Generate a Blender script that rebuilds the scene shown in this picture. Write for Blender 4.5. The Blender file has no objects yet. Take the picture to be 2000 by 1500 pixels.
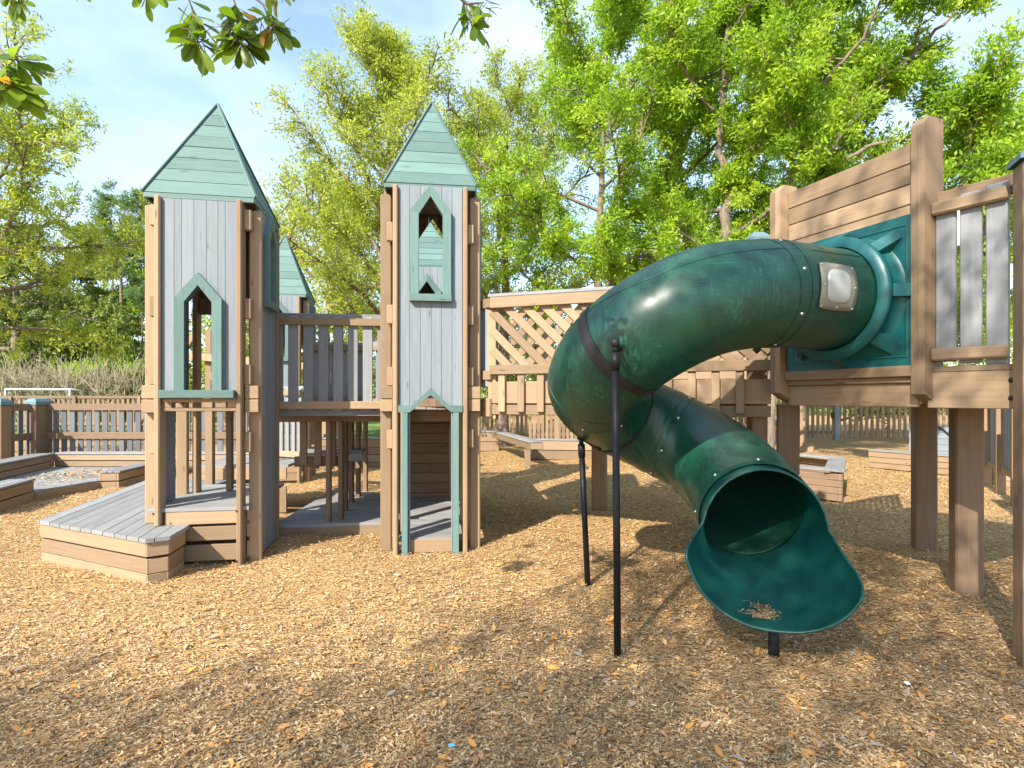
import bpy, bmesh, math, random
import numpy as np
from mathutils import Vector, Matrix, Quaternion

S = bpy.context.scene
COL = S.collection
R = math.radians
rnd = random.Random(7)

# ------------------------------------------------------------------ camera
EYE = 1.6
cam = bpy.data.cameras.new("camera")
cam.sensor_width = 36.0
cam.lens = 36.0 * 1100 / 2000
cam.shift_y = 28 / 2000
cam.clip_start = 0.05
cam.clip_end = 2000
camo = bpy.data.objects.new("camera", cam)
COL.objects.link(camo)
camo.location = (0, 0, EYE)
camo.rotation_euler = (R(90), 0, 0)
S.camera = camo

# ------------------------------------------------------------------ light
SUN_EL, SUN_AZ = 37.0, 32.0          # the sun stands behind the left shoulder
w = bpy.data.worlds.new("World")
S.world = w
w.use_nodes = True
nt = w.node_tree
nt.nodes.clear()
wo = nt.nodes.new("ShaderNodeOutputWorld")
bg = nt.nodes.new("ShaderNodeBackground")
sky = nt.nodes.new("ShaderNodeTexSky")
sky.sky_type = 'NISHITA'
sky.sun_disc = False
sky.sun_elevation = R(SUN_EL)
sky.sun_rotation = R(180 + SUN_AZ)
sky.air_density = 1.0
sky.dust_density = 0.6
sky.ozone_density = 1.5
tc = nt.nodes.new("ShaderNodeTexCoord")
mp = nt.nodes.new("ShaderNodeMapping")
mp.inputs['Scale'].default_value = (1.0, 1.0, 2.2)
mp.inputs['Location'].default_value = (0.35, 0.2, 0.1)
nz = nt.nodes.new("ShaderNodeTexNoise")
nz.inputs['Scale'].default_value = 2.3
nz.inputs['Detail'].default_value = 7
nz.inputs['Roughness'].default_value = 0.52
cr = nt.nodes.new("ShaderNodeValToRGB")
cr.color_ramp.elements[0].position = 0.42
cr.color_ramp.elements[1].position = 0.72
cr.color_ramp.elements[0].color = (0.10, 0.10, 0.10, 1)
cr.color_ramp.elements[1].color = (0.95, 0.95, 0.95, 1)
mx = nt.nodes.new("ShaderNodeMix")
mx.data_type = 'RGBA'
mx.inputs[7].default_value = (2.9, 3.5, 4.2, 1)
nt.links.new(tc.outputs['Generated'], mp.inputs['Vector'])
nt.links.new(mp.outputs['Vector'], nz.inputs['Vector'])
nt.links.new(nz.outputs['Fac'], cr.inputs['Fac'])
nt.links.new(cr.outputs['Color'], mx.inputs[0])
nt.links.new(sky.outputs['Color'], mx.inputs[6])
nt.links.new(mx.outputs[2], bg.inputs['Color'])
bg.inputs['Strength'].default_value = 0.15
nt.links.new(bg.outputs['Background'], wo.inputs['Surface'])

sl = bpy.data.lights.new("sun", 'SUN')
sl.energy = 4.0
sl.angle = R(0.55)
sl.color = (1.0, 0.93, 0.82)
so = bpy.data.objects.new("sun", sl)
COL.objects.link(so)
SUND = Vector((math.sin(R(SUN_AZ)) * math.cos(R(SUN_EL)), math.cos(R(SUN_AZ)) * math.cos(R(SUN_EL)), -math.sin(R(SUN_EL))))
so.rotation_euler = SUND.to_track_quat('-Z', 'Y').to_euler()
so.location = (-8, -12, 15)

S.view_settings.view_transform = 'Standard'
S.view_settings.look = 'None'
S.view_settings.gamma = 1
S.view_settings.exposure = 1.42

# ------------------------------------------------------------------ materials
def new_mat(name):
    m = bpy.data.materials.new(name)
    m.use_nodes = True
    t = m.node_tree
    return m, t, t.nodes['Principled BSDF'], t.nodes['Material Output']

def N(t, kind, **kw):
    n = t.nodes.new(kind)
    for k, v in kw.items():
        if k in n.inputs.keys():
            n.inputs[k].default_value = v
        else:
            setattr(n, k, v)
    return n

def ramp(t, stops):
    n = t.nodes.new("ShaderNodeValToRGB")
    e = n.color_ramp.elements
    while len(e) < len(stops):
        e.new(0.5)
    for i, (p, c) in enumerate(stops):
        e[i].position = p
        e[i].color = (*c, 1) if len(c) == 3 else c
    return n

def mix(t, fac, a, b, blend='MIX'):
    n = t.nodes.new("ShaderNodeMix")
    n.data_type = 'RGBA'
    n.blend_type = blend
    for sock, v in ((0, fac), (6, a), (7, b)):
        if hasattr(v, 'links') or hasattr(v, 'is_linked'):
            t.links.new(v, n.inputs[sock])
        elif sock == 0:
            n.inputs[0].default_value = v
        else:
            n.inputs[sock].default_value = (*v, 1)
    return n.outputs[2]

def board_mat(name, col, grain=0.25, rough=0.7, wear=0.3, wearcol=None, bump=0.25, tonev=0.3):
    """painted or weathered timber: grain along each board, a tone per board, worn patches"""
    m, t, b, o = new_mat(name)
    g = N(t, "ShaderNodeAttribute", attribute_name="gco")
    tn = N(t, "ShaderNodeAttribute", attribute_name="tone")
    mpg = N(t, "ShaderNodeMapping")
    mpg.inputs['Scale'].default_value = (2.2, 48, 48)
    t.links.new(g.outputs['Vector'], mpg.inputs['Vector'])
    n1 = N(t, "ShaderNodeTexNoise", Scale=1.0, Detail=6.0, Roughness=0.6)
    t.links.new(mpg.outputs[0], n1.inputs['Vector'])
    n2 = N(t, "ShaderNodeTexNoise", Scale=2.6, Detail=5.0, Roughness=0.65)
    t.links.new(g.outputs['Vector'], n2.inputs['Vector'])
    n3 = N(t, "ShaderNodeTexNoise", Scale=38.0, Detail=3.0, Roughness=0.7)
    t.links.new(g.outputs['Vector'], n3.inputs['Vector'])
    dark = tuple(c * (1 - grain) for c in col)
    lite = tuple(min(1, c * (1 + grain * 0.7)) for c in col)
    r1 = ramp(t, [(0.3, dark), (0.7, lite)])
    t.links.new(n1.outputs['Fac'], r1.inputs['Fac'])
    wc = wearcol or tuple(c * 0.6 for c in col)
    r2 = ramp(t, [(0.48, (0, 0, 0)), (0.78, (wear, wear, wear))])
    t.links.new(n2.outputs['Fac'], r2.inputs['Fac'])
    c1 = mix(t, r2.outputs[0], r1.outputs[0], wc)
    r3 = ramp(t, [(0.0, (1 - tonev,) * 3), (1.0, (1 + tonev * 0.4,) * 3)])
    t.links.new(tn.outputs['Fac'], r3.inputs['Fac'])
    c2 = mix(t, 1.0, c1, r3.outputs[0], 'MULTIPLY')
    # knots and filled nail holes
    mpk = N(t, "ShaderNodeMapping")
    mpk.inputs['Scale'].default_value = (2.3, 9, 9)
    t.links.new(g.outputs['Vector'], mpk.inputs['Vector'])
    vk = N(t, "ShaderNodeTexVoronoi", Scale=1.0)
    t.links.new(mpk.outputs[0], vk.inputs['Vector'])
    rk = ramp(t, [(0.05, (0.62, 0.58, 0.55)), (0.13, (1, 1, 1))])
    t.links.new(vk.outputs['Distance'], rk.inputs['Fac'])
    c2 = mix(t, 1.0, c2, rk.outputs[0], 'MULTIPLY')
    t.links.new(c2, b.inputs['Base Color'])
    b.inputs['Roughness'].default_value = rough
    b.inputs['Specular IOR Level'].default_value = 0.3
    add = N(t, "ShaderNodeMath", operation='ADD')
    t.links.new(n1.outputs['Fac'], add.inputs[0])
    t.links.new(n3.outputs['Fac'], add.inputs[1])
    bp = N(t, "ShaderNodeBump", Strength=bump, Distance=0.004)
    t.links.new(add.outputs[0], bp.inputs['Height'])
    t.links.new(bp.outputs[0], b.inputs['Normal'])
    return m

def plain_mat(name, col, rough=0.5, metal=0.0, nscale=12, var=0.15, spec=0.5):
    m, t, b, o = new_mat(name)
    tcn = N(t, "ShaderNodeTexCoord")
    n1 = N(t, "ShaderNodeTexNoise", Scale=nscale, Detail=5.0, Roughness=0.6)
    t.links.new(tcn.outputs['Object'], n1.inputs['Vector'])
    r1 = ramp(t, [(0.3, tuple(c * (1 - var) for c in col)), (0.7, tuple(min(1, c * (1 + var)) for c in col))])
    t.links.new(n1.outputs['Fac'], r1.inputs['Fac'])
    t.links.new(r1.outputs[0], b.inputs['Base Color'])
    b.inputs['Roughness'].default_value = rough
    b.inputs['Metallic'].default_value = metal
    b.inputs['Specular IOR Level'].default_value = spec
    return m

def plastic_mat(name, col, fade, rough=0.22, scuff=0.35, sky_tint=0.09):
    """moulded slide plastic, glossy, with faded and scuffed areas"""
    m, t, b, o = new_mat(name)
    tcn = N(t, "ShaderNodeTexCoord")
    n1 = N(t, "ShaderNodeTexNoise", Scale=2.0, Detail=9.0, Roughness=0.72)
    t.links.new(tcn.outputs['Object'], n1.inputs['Vector'])
    mpp = N(t, "ShaderNodeMapping")
    mpp.inputs['Scale'].default_value = (26, 26, 5)
    t.links.new(tcn.outputs['Object'], mpp.inputs['Vector'])
    n2 = N(t, "ShaderNodeTexNoise", Scale=1.6, Detail=9.0, Roughness=0.75)
    t.links.new(mpp.outputs[0], n2.inputs['Vector'])
    r1 = ramp(t, [(0.45, (0, 0, 0)), (0.8, (1, 1, 1))])
    t.links.new(n1.outputs['Fac'], r1.inputs['Fac'])
    r2 = ramp(t, [(0.5, (0, 0, 0)), (0.62, (1, 1, 1))])
    t.links.new(n2.outputs['Fac'], r2.inputs['Fac'])
    ml = N(t, "ShaderNodeMath", operation='MULTIPLY')
    t.links.new(r1.outputs[0], ml.inputs[0])
    t.links.new(r2.outputs[0], ml.inputs[1])
    sc = N(t, "ShaderNodeMath", operation='MULTIPLY')
    sc.inputs[1].default_value = scuff
    t.links.new(ml.outputs[0], sc.inputs[0])
    c = mix(t, sc.outputs[0], col, fade)
    # fine scratches
    mps = N(t, "ShaderNodeMapping")
    mps.inputs['Scale'].default_value = (9, 60, 160)
    mps.inputs['Rotation'].default_value = (0.3, 0.5, 0.2)
    t.links.new(tcn.outputs['Object'], mps.inputs['Vector'])
    n3 = N(t, "ShaderNodeTexNoise", Scale=1.0, Detail=4.0, Roughness=0.6)
    t.links.new(mps.outputs[0], n3.inputs['Vector'])
    r3 = ramp(t, [(0.60, (0, 0, 0)), (0.72, (0.38, 0.38, 0.38))])
    t.links.new(n3.outputs['Fac'], r3.inputs['Fac'])
    c = mix(t, r3.outputs[0], c, fade)
    # whitish sky reflection painted into the colour of faces turned upward
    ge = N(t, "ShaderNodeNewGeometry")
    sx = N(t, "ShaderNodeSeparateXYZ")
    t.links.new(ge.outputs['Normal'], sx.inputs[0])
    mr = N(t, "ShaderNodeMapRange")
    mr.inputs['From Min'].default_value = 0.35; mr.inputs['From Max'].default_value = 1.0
    mr.inputs['To Max'].default_value = sky_tint
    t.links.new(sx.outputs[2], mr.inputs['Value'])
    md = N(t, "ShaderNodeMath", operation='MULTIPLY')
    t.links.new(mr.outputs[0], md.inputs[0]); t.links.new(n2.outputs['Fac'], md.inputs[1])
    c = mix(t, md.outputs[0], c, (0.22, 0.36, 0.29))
    t.links.new(c, b.inputs['Base Color'])
    rr = N(t, "ShaderNodeMapRange")
    rr.inputs['To Min'].default_value = rough
    rr.inputs['To Max'].default_value = rough + 0.2
    t.links.new(r1.outputs[0], rr.inputs['Value'])
    t.links.new(rr.outputs[0], b.inputs['Roughness'])
    bp = N(t, "ShaderNodeBump", Strength=0.05, Distance=0.01)
    t.links.new(n1.outputs['Fac'], bp.inputs['Height'])
    t.links.new(bp.outputs[0], b.inputs['Normal'])
    b.inputs['Specular IOR Level'].default_value = 0.5
    return m

def leaf_mat(name, stops, trans=0.35, rough=0.5):
    m, t, b, o = new_mat(name)
    tn = N(t, "ShaderNodeAttribute", attribute_name="tone")
    r1 = ramp(t, stops)
    t.links.new(tn.outputs['Fac'], r1.inputs['Fac'])
    t.links.new(r1.outputs[0], b.inputs['Base Color'])
    b.inputs['Roughness'].default_value = rough
    b.inputs['Specular IOR Level'].default_value = 0.35
    tr = N(t, "ShaderNodeBsdfTranslucent")
    c = mix(t, 1.0, r1.outputs[0], (1.5, 1.5, 0.8), 'MULTIPLY')
    t.links.new(c, tr.inputs['Color'])
    ms = N(t, "ShaderNodeMixShader")
    ms.inputs[0].default_value = trans
    t.links.new(b.outputs[0], ms.inputs[1])
    t.links.new(tr.outputs[0], ms.inputs[2])
    t.links.new(ms.outputs[0], o.inputs['Surface'])
    return m

def bark_mat(name, a, b_, sc=9):
    m, t, b, o = new_mat(name)
    tcn = N(t, "ShaderNodeTexCoord")
    mpp = N(t, "ShaderNodeMapping")
    mpp.inputs['Scale'].default_value = (sc, sc, sc * 0.25)
    t.links.new(tcn.outputs['Object'], mpp.inputs['Vector'])
    n1 = N(t, "ShaderNodeTexNoise", Scale=1.5, Detail=7.0, Roughness=0.7)
    t.links.new(mpp.outputs[0], n1.inputs['Vector'])
    r1 = ramp(t, [(0.35, a), (0.65, b_)])
    t.links.new(n1.outputs['Fac'], r1.inputs['Fac'])
    t.links.new(r1.outputs[0], b.inputs['Base Color'])
    b.inputs['Roughness'].default_value = 0.9
    bp = N(t, "ShaderNodeBump", Strength=0.6, Distance=0.02)
    t.links.new(n1.outputs['Fac'], bp.inputs['Height'])
    t.links.new(bp.outputs[0], b.inputs['Normal'])
    return m

M = {}
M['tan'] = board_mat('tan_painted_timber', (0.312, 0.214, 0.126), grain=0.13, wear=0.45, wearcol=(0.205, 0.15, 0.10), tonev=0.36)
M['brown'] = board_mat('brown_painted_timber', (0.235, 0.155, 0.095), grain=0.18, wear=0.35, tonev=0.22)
M['bare'] = board_mat('bare_yellow_timber', (0.40, 0.30, 0.16), grain=0.25, wear=0.35, tonev=0.2)
M['grey'] = board_mat('grey_composite_board', (0.196, 0.226, 0.246), grain=0.13, wear=0.25, wearcol=(0.17, 0.185, 0.19), tonev=0.12, bump=0.12)
M['dkgrey'] = board_mat('worn_grey_picket', (0.235, 0.242, 0.248), grain=0.14, wear=0.4, wearcol=(0.16, 0.16, 0.155), tonev=0.2)
M['shade_grey'] = board_mat('shade_toned_grey_picket', (0.13, 0.138, 0.15), grain=0.15, wear=0.4, wearcol=(0.09, 0.09, 0.09), tonev=0.25)  # grey pickets again, darker: the shade on the left fences put into the colour
M['deck'] = board_mat('weathered_deck_board', (0.262, 0.262, 0.255), grain=0.25, wear=0.5, wearcol=(0.19, 0.175, 0.15), tonev=0.22, rough=0.8)
M['teal'] = board_mat('teal_painted_timber', (0.108, 0.186, 0.168), grain=0.14, wear=0.5, wearcol=(0.145, 0.215, 0.195), tonev=0.26, rough=0.6)
M['cap'] = board_mat('blue_grey_cap_paint', (0.13, 0.21, 0.23), grain=0.08, wear=0.2, tonev=0.1)
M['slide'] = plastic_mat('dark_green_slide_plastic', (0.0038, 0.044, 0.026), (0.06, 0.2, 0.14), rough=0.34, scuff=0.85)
M['chute'] = plastic_mat('green_chute_plastic', (0.004, 0.058, 0.045), (0.02, 0.16, 0.12), rough=0.3, scuff=0.35, sky_tint=0.05)
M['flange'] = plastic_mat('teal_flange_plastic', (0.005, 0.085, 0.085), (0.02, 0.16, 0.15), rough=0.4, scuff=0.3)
M['black'] = plain_mat('black_coated_steel', (0.008, 0.008, 0.009), rough=0.5, spec=0.3)
M['strap'] = plain_mat('black_strap', (0.012, 0.012, 0.013), rough=0.6)
M['bolt'] = plain_mat('dull_steel_bolt', (0.55, 0.53, 0.5), rough=0.35, metal=0.9)
M['plate'] = plain_mat('dirty_clear_plate', (0.2, 0.19, 0.15), rough=0.35)
M['pane'] = plain_mat('frosted_pane', (0.38, 0.39, 0.36), rough=0.3, nscale=5, var=0.1)
M['white'] = plain_mat('white_paint', (0.8, 0.82, 0.84), rough=0.5, var=0.04)
M['green'] = plain_mat('bright_green_plastic', (0.02, 0.34, 0.2), rough=0.35)
M['yellow'] = plain_mat('yellow_plastic', (0.75, 0.5, 0.03), rough=0.4)
M['hole'] = plain_mat('dark_bolt_recess', (0.03, 0.02, 0.015), rough=0.8)
M['litter'] = plain_mat('blue_paper', (0.15, 0.5, 0.7), rough=0.6)
M['net'] = plain_mat('pale_net', (0.6, 0.6, 0.55), rough=0.8)

# ------------------------------------------------------------------ mesh building
AX = ((1, 0, 0), (0, 1, 0), (0, 0, 1))

class MB:
    """collects bevelled boards, prisms and tubes; build() links them as one mesh object"""
    def __init__(s):
        s.v = []; s.f = []; s.tn = []; s.g = []
    def _add(s, vs, fs, gs, tone=None):
        o = len(s.v)
        tone = rnd.random() if tone is None else tone
        s.v += vs
        s.g += gs
        for f in fs:
            s.f.append([i + o for i in f])
            s.tn.append(tone)
    def box(s, c, size, rot=None, bev=0.005, tone=None):
        """rot: three axis vectors (columns) or None"""
        c = Vector(c)
        ax = [Vector(a) for a in (rot or AX)]
        h = [x / 2 for x in size]
        b = min(bev, min(h) * 0.6)
        order = sorted(range(3), key=lambda i: -h[i])
        off = (rnd.uniform(0, 50), rnd.uniform(0, 50), rnd.uniform(0, 50))
        vs, gs, idx = [], [], {}
        for sx in (-1, 1):
            for sy in (-1, 1):
                for sz in (-1, 1):
                    sg = (sx, sy, sz)
                    for k in range(3):
                        l = [sg[i] * (h[i] if i == k else h[i] - b) for i in range(3)]
                        idx[sg, k] = len(vs)
                        vs.append(c + ax[0] * l[0] + ax[1] * l[1] + ax[2] * l[2])
                        gs.append((l[order[0]] + off[0], l[order[1]] + off[1], l[order[2]] + off[2]))
        fs = []
        for k in range(3):
            i, j = [(1, 2), (2, 0), (0, 1)][k]
            for sgn in (-1, 1):
                q = []
                for a, bb in ((-1, -1), (1, -1), (1, 1), (-1, 1)):
                    sg = [0, 0, 0]; sg[k] = sgn; sg[i] = a; sg[j] = bb
                    q.append(idx[tuple(sg), k])
                fs.append(q if sgn > 0 else q[::-1])
        for k in range(3):                                   # edge bevels run along axis k
            i, j = [(1, 2), (2, 0), (0, 1)][k]
            for a in (-1, 1):
                for bb in (-1, 1):
                    lo = [0, 0, 0]; hi = [0, 0, 0]
                    lo[k] = -1; hi[k] = 1
                    lo[i] = hi[i] = a; lo[j] = hi[j] = bb
                    lo, hi = tuple(lo), tuple(hi)
                    q = [idx[lo, i], idx[lo, j], idx[hi, j], idx[hi, i]]
                    fs.append(q if a * bb > 0 else q[::-1])
        for sx in (-1, 1):
            for sy in (-1, 1):
                for sz in (-1, 1):
                    sg = (sx, sy, sz)
                    q = [idx[sg, 0], idx[sg, 1], idx[sg, 2]]
                    fs.append(q if sx * sy * sz > 0 else q[::-1])
        s._add(vs, fs, gs, tone)
    def bar(s, p0, p1, wd, th, nrm=(0, 0, 1), bev=0.005, tone=None):
        """board from p0 to p1, wd wide, th thick measured along nrm"""
        p0, p1 = Vector(p0), Vector(p1)
        d = p1 - p0
        L = d.length
        d.normalize()
        n = Vector(nrm)
        n = (n - d * n.dot(d)).normalized()
        s.box((p0 + p1) / 2, (L, wd, th), (d, n.cross(d), n), bev, tone)
    def prism(s, poly, o, u, v, n, t, tone=None):
        """2-D polygon (u,v) swept by t along n"""
        o, u, v, n = Vector(o), Vector(u), Vector(v), Vector(n)
        k = len(poly)
        us = [p[0] for p in poly]; vv = [p[1] for p in poly]
        lu, lv = max(us) - min(us), max(vv) - min(vv)
        off = (rnd.uniform(0, 50), rnd.uniform(0, 50), rnd.uniform(0, 50))
        vs, gs = [], []
        for e in (0, t):
            for a, b in poly:
                vs.append(o + u * a + v * b + n * e)
                g = (a, b, e) if lu > lv else (b, a, e)
                gs.append((g[0] + off[0], g[1] + off[1], g[2] + off[2]))
        fs = [list(range(k))[::-1], list(range(k, 2 * k))]
        for i in range(k):
            j = (i + 1) % k
            fs.append([i, j, j + k, i + k])
        s._add(vs, fs, gs, tone)
    def tube(s, pts, rad, n=8, caps=True, tone=None):
        pts = [Vector(p) for p in pts]
        rads = rad if hasattr(rad, '__len__') else [rad] * len(pts)
        vs, gs, fs = [], [], []
        prev = None
        acc = 0
        for i, p in enumerate(pts):
            d = (pts[min(i + 1, len(pts) - 1)] - pts[max(i - 1, 0)]).normalized()
            if prev is None:
                a = d.orthogonal().normalized()
            else:
                a = (prev - d * prev.dot(d)).normalized()
            prev = a
            b = d.cross(a)
            if i: acc += (p - pts[i - 1]).length
            for k in range(n):
                th = 2 * math.pi * k / n
                vs.append(p + (a * math.cos(th) + b * math.sin(th)) * rads[i])
                gs.append((acc, rads[i] * math.cos(th), rads[i] * math.sin(th)))
        for i in range(len(pts) - 1):
            for k in range(n):
                k2 = (k + 1) % n
                fs.append([i * n + k, i * n + k2, (i + 1) * n + k2, (i + 1) * n + k])
        if caps:
            fs.append(list(range(n))[::-1])
            fs.append([(len(pts) - 1) * n + k for k in range(n)])
        s._add(vs, fs, gs, tone)
    def grid(s, rows, close=False, tone=None):
        m = len(rows[0])
        vs = [Vector(p) for r in rows for p in r]
        gs = [tuple(p) for p in vs]
        fs = []
        for i in range(len(rows) - 1):
            for k in range(m if close else m - 1):
                k2 = (k + 1) % m
                fs.append([i * m + k, i * m + k2, (i + 1) * m + k2, (i + 1) * m + k])
        s._add(vs, fs, gs, tone)
    def dome(s, c, n, r, h):
        c, n = Vector(c), Vector(n).normalized()
        a = n.orthogonal().normalized(); b = n.cross(a)
        rows = []
        for q in range(4):
            th = q / 3 * math.pi / 2
            rows.append([c + n * (h * math.sin(th)) + (a * math.cos(2 * math.pi * k / 10) + b * math.sin(2 * math.pi * k / 10)) * (r * max(0.02, math.cos(th))) for k in range(10)])
        s.grid(rows, close=True)
    def build(s, name, mat, parent=None, smooth=False, world=False):
        me = bpy.data.meshes.new(name)
        off = parent.location.copy() if (parent and world) else Vector((0, 0, 0))
        me.from_pydata([tuple(v - off) for v in s.v], [], s.f)
        a = me.attributes.new("tone", 'FLOAT', 'FACE')
        a.data.foreach_set('value', s.tn)
        a = me.attributes.new("gco", 'FLOAT_VECTOR', 'POINT')
        a.data.foreach_set('vector', np.array(s.g, dtype=np.float32).ravel())
        me.materials.append(mat)
        me.update()
        if smooth:
            me.polygons.foreach_set('use_smooth', [True] * len(me.polygons))
        ob = bpy.data.objects.new(name, me)
        COL.objects.link(ob)
        if parent: ob.parent = parent
        return ob

def tag(o, label=None, cat=None, group=None, kind=None):
    if label: o['label'] = label
    if cat: o['category'] = cat
    if group: o['group'] = group
    if kind: o['kind'] = kind
    return o

def thing(name, label, cat, loc=(0, 0, 0), rz=0.0, group=None):
    o = bpy.data.objects.new(name, None)
    o.empty_display_size = 0.2
    COL.objects.link(o)
    o.location = loc
    o.rotation_euler = (0, 0, rz)
    return tag(o, label, cat, group)

def np_mesh(name, verts, faces, mat, parent=None, tone=None, smooth=False):
    """verts (n,3), faces (m,k) numpy"""
    me = bpy.data.meshes.new(name)
    nv, (nf, k) = len(verts), faces.shape
    me.vertices.add(nv)
    me.vertices.foreach_set('co', verts.astype(np.float32).ravel())
    me.loops.add(nf * k)
    me.loops.foreach_set('vertex_index', faces.astype(np.int32).ravel())
    me.polygons.add(nf)
    me.polygons.foreach_set('loop_start', np.arange(0, nf * k, k, dtype=np.int32))
    me.polygons.foreach_set('loop_total', np.full(nf, k, dtype=np.int32))
    if tone is not None:
        a = me.attributes.new("tone", 'FLOAT', 'FACE')
        a.data.foreach_set('value', tone.astype(np.float32))
    me.materials.append(mat)
    me.update(calc_edges=True)
    if smooth:
        me.polygons.foreach_set('use_smooth', [True] * nf)
    ob = bpy.data.objects.new(name, me)
    COL.objects.link(ob)
    if parent: ob.parent = parent
    return ob

def gp(px, py, z=0.0):
    """ground (or height z) point under a viewing direction given in photo pixels"""
    Y = 1100 * (EYE - z) / (py - 778)
    return Vector(((px - 1000) / 1100 * Y, Y, z))

# ------------------------------------------------------------------ ground
def ground_height(x, y):
    return (0.022 * np.sin(x * 1.3 + 0.6 * np.sin(y * 0.9)) * np.sin(y * 1.1 + 0.4) + 0.012 * np.sin(x * 3.1 + y * 2.3)
            - 0.05 * np.exp(-(((x - 1.45) / 0.55) ** 2 + ((y - 2.95) / 0.4) ** 2))
            - 0.01)

def make_ground():
    fine = np.arange(-11, 11.01, 0.11)
    xs = np.concatenate([[-900, -400, -180, -90, -50, -30, -20, -14], fine, [14, 20, 30, 50, 90, 180, 400, 900]])
    fy = np.arange(-3, 18.01, 0.11)
    ys = np.concatenate([[-900, -300, -100, -40, -15, -7], fy, [22, 30, 45, 70, 120, 250, 500, 1000]])
    X, Y = np.meshgrid(xs, ys)
    Z = ground_height(X, Y) * (np.abs(X) < 12) * (Y > -3.5) * (Y < 18.5)
    v = np.stack([X, Y, Z], -1).reshape(-1, 3)
    nx, ny = len(xs), len(ys)
    i = np.arange(nx * ny).reshape(ny, nx)
    f = np.stack([i[:-1, :-1], i[:-1, 1:], i[1:, 1:], i[1:, :-1]], -1).reshape(-1, 4)
    m, t, b, o = new_mat('wood_mulch')
    tcn = N(t, "ShaderNodeTexCoord")
    nw = N(t, "ShaderNodeTexNoise", Scale=9.0, Detail=3.0)
    t.links.new(tcn.outputs['Object'], nw.inputs['Vector'])
    mpp = N(t, "ShaderNodeVectorMath", operation='MULTIPLY_ADD')
    mpp.inputs[1].default_value = (0.12, 0.12, 0.0)
    t.links.new(nw.outputs['Color'], mpp.inputs[0])
    t.links.new(tcn.outputs['Object'], mpp.inputs[2])
    vo = N(t, "ShaderNodeTexVoronoi", Scale=34.0)
    vo.voronoi_dimensions = '2D'
    mp2 = N(t, "ShaderNodeMapping")
    mp2.inputs['Scale'].default_value = (1.0, 1.7, 1.0)
    mp2.inputs['Rotation'].default_value = (0, 0, 0.3)
    t.links.new(mpp.outputs[0], mp2.inputs['Vector'])
    t.links.new(mp2.outputs[0], vo.inputs['Vector'])
    sep = N(t, "ShaderNodeSeparateColor")
    t.links.new(vo.outputs['Color'], sep.inputs[0])
    r1 = ramp(t, [(0.0, (0.2, 0.11, 0.05)), (0.25, (0.38, 0.24, 0.11)), (0.6, (0.52, 0.345, 0.155)), (0.85, (0.60, 0.43, 0.22)), (1.0, (0.54, 0.27, 0.08))])
    t.links.new(sep.outputs[0], r1.inputs['Fac'])
    nb = N(t, "ShaderNodeTexNoise", Scale=0.7, Detail=5.0)
    t.links.new(tcn.outputs['Object'], nb.inputs['Vector'])
    r2 = ramp(t, [(0.3, (0.8, 0.76, 0.72)), (0.7, (1.05, 1.0, 0.95))])
    t.links.new(nb.outputs['Fac'], r2.inputs['Fac'])
    t.links.new(mix(t, 1.0, r1.outputs[0], r2.outputs[0], 'MULTIPLY'), b.inputs['Base Color'])
    b.inputs['Roughness'].default_value = 0.85
    b.inputs['Specular IOR Level'].default_value = 0.2
    bp = N(t, "ShaderNodeBump", Strength=0.7, Distance=0.025)
    ad = N(t, "ShaderNodeMath", operation='ADD')
    t.links.new(sep.outputs[1], ad.inputs[0])
    t.links.new(vo.outputs['Distance'], ad.inputs[1])
    t.links.new(ad.outputs[0], bp.inputs['Height'])
    t.links.new(bp.outputs[0], b.inputs['Normal'])
    g = np_mesh('ground', v, f, m, smooth=True)
    tag(g, kind='structure')
make_ground()

def make_lawn():
    m, t, b, o = new_mat('lawn_grass')
    tcn = N(t, "ShaderNodeTexCoord")
    n1 = N(t, "ShaderNodeTexNoise", Scale=1.3, Detail=9.0, Roughness=0.7)
    t.links.new(tcn.outputs['Object'], n1.inputs['Vector'])
    r1 = ramp(t, [(0.3, (0.07, 0.12, 0.02)), (0.6, (0.16, 0.22, 0.05)), (0.8, (0.27, 0.26, 0.1))])
    t.links.new(n1.outputs['Fac'], r1.inputs['Fac'])
    t.links.new(r1.outputs[0], b.inputs['Base Color'])
    b.inputs['Roughness'].default_value = 0.9
    b.inputs['Specular IOR Level'].default_value = 0.1
    bp = N(t, "ShaderNodeBump", Strength=0.6, Distance=0.1)
    t.links.new(n1.outputs['Fac'], bp.inputs['Height'])
    t.links.new(bp.outputs[0], b.inputs['Normal'])
    v = np.array([[-900, 17.5, 0.02], [-3.5, 21.5, 0.02], [2, 60, 0.02], [900, 75, 0.02], [900, 990, 0.02], [-900, 990, 0.02]], dtype=float)
    me = bpy.data.meshes.new('lawn')
    me.from_pydata([tuple(p) for p in v], [], [[0, 1, 2, 3, 4, 5]])
    me.materials.append(m)
    ob = bpy.data.objects.new('lawn', me)
    COL.objects.link(ob)
    tag(ob, kind='structure')
make_lawn()

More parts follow.
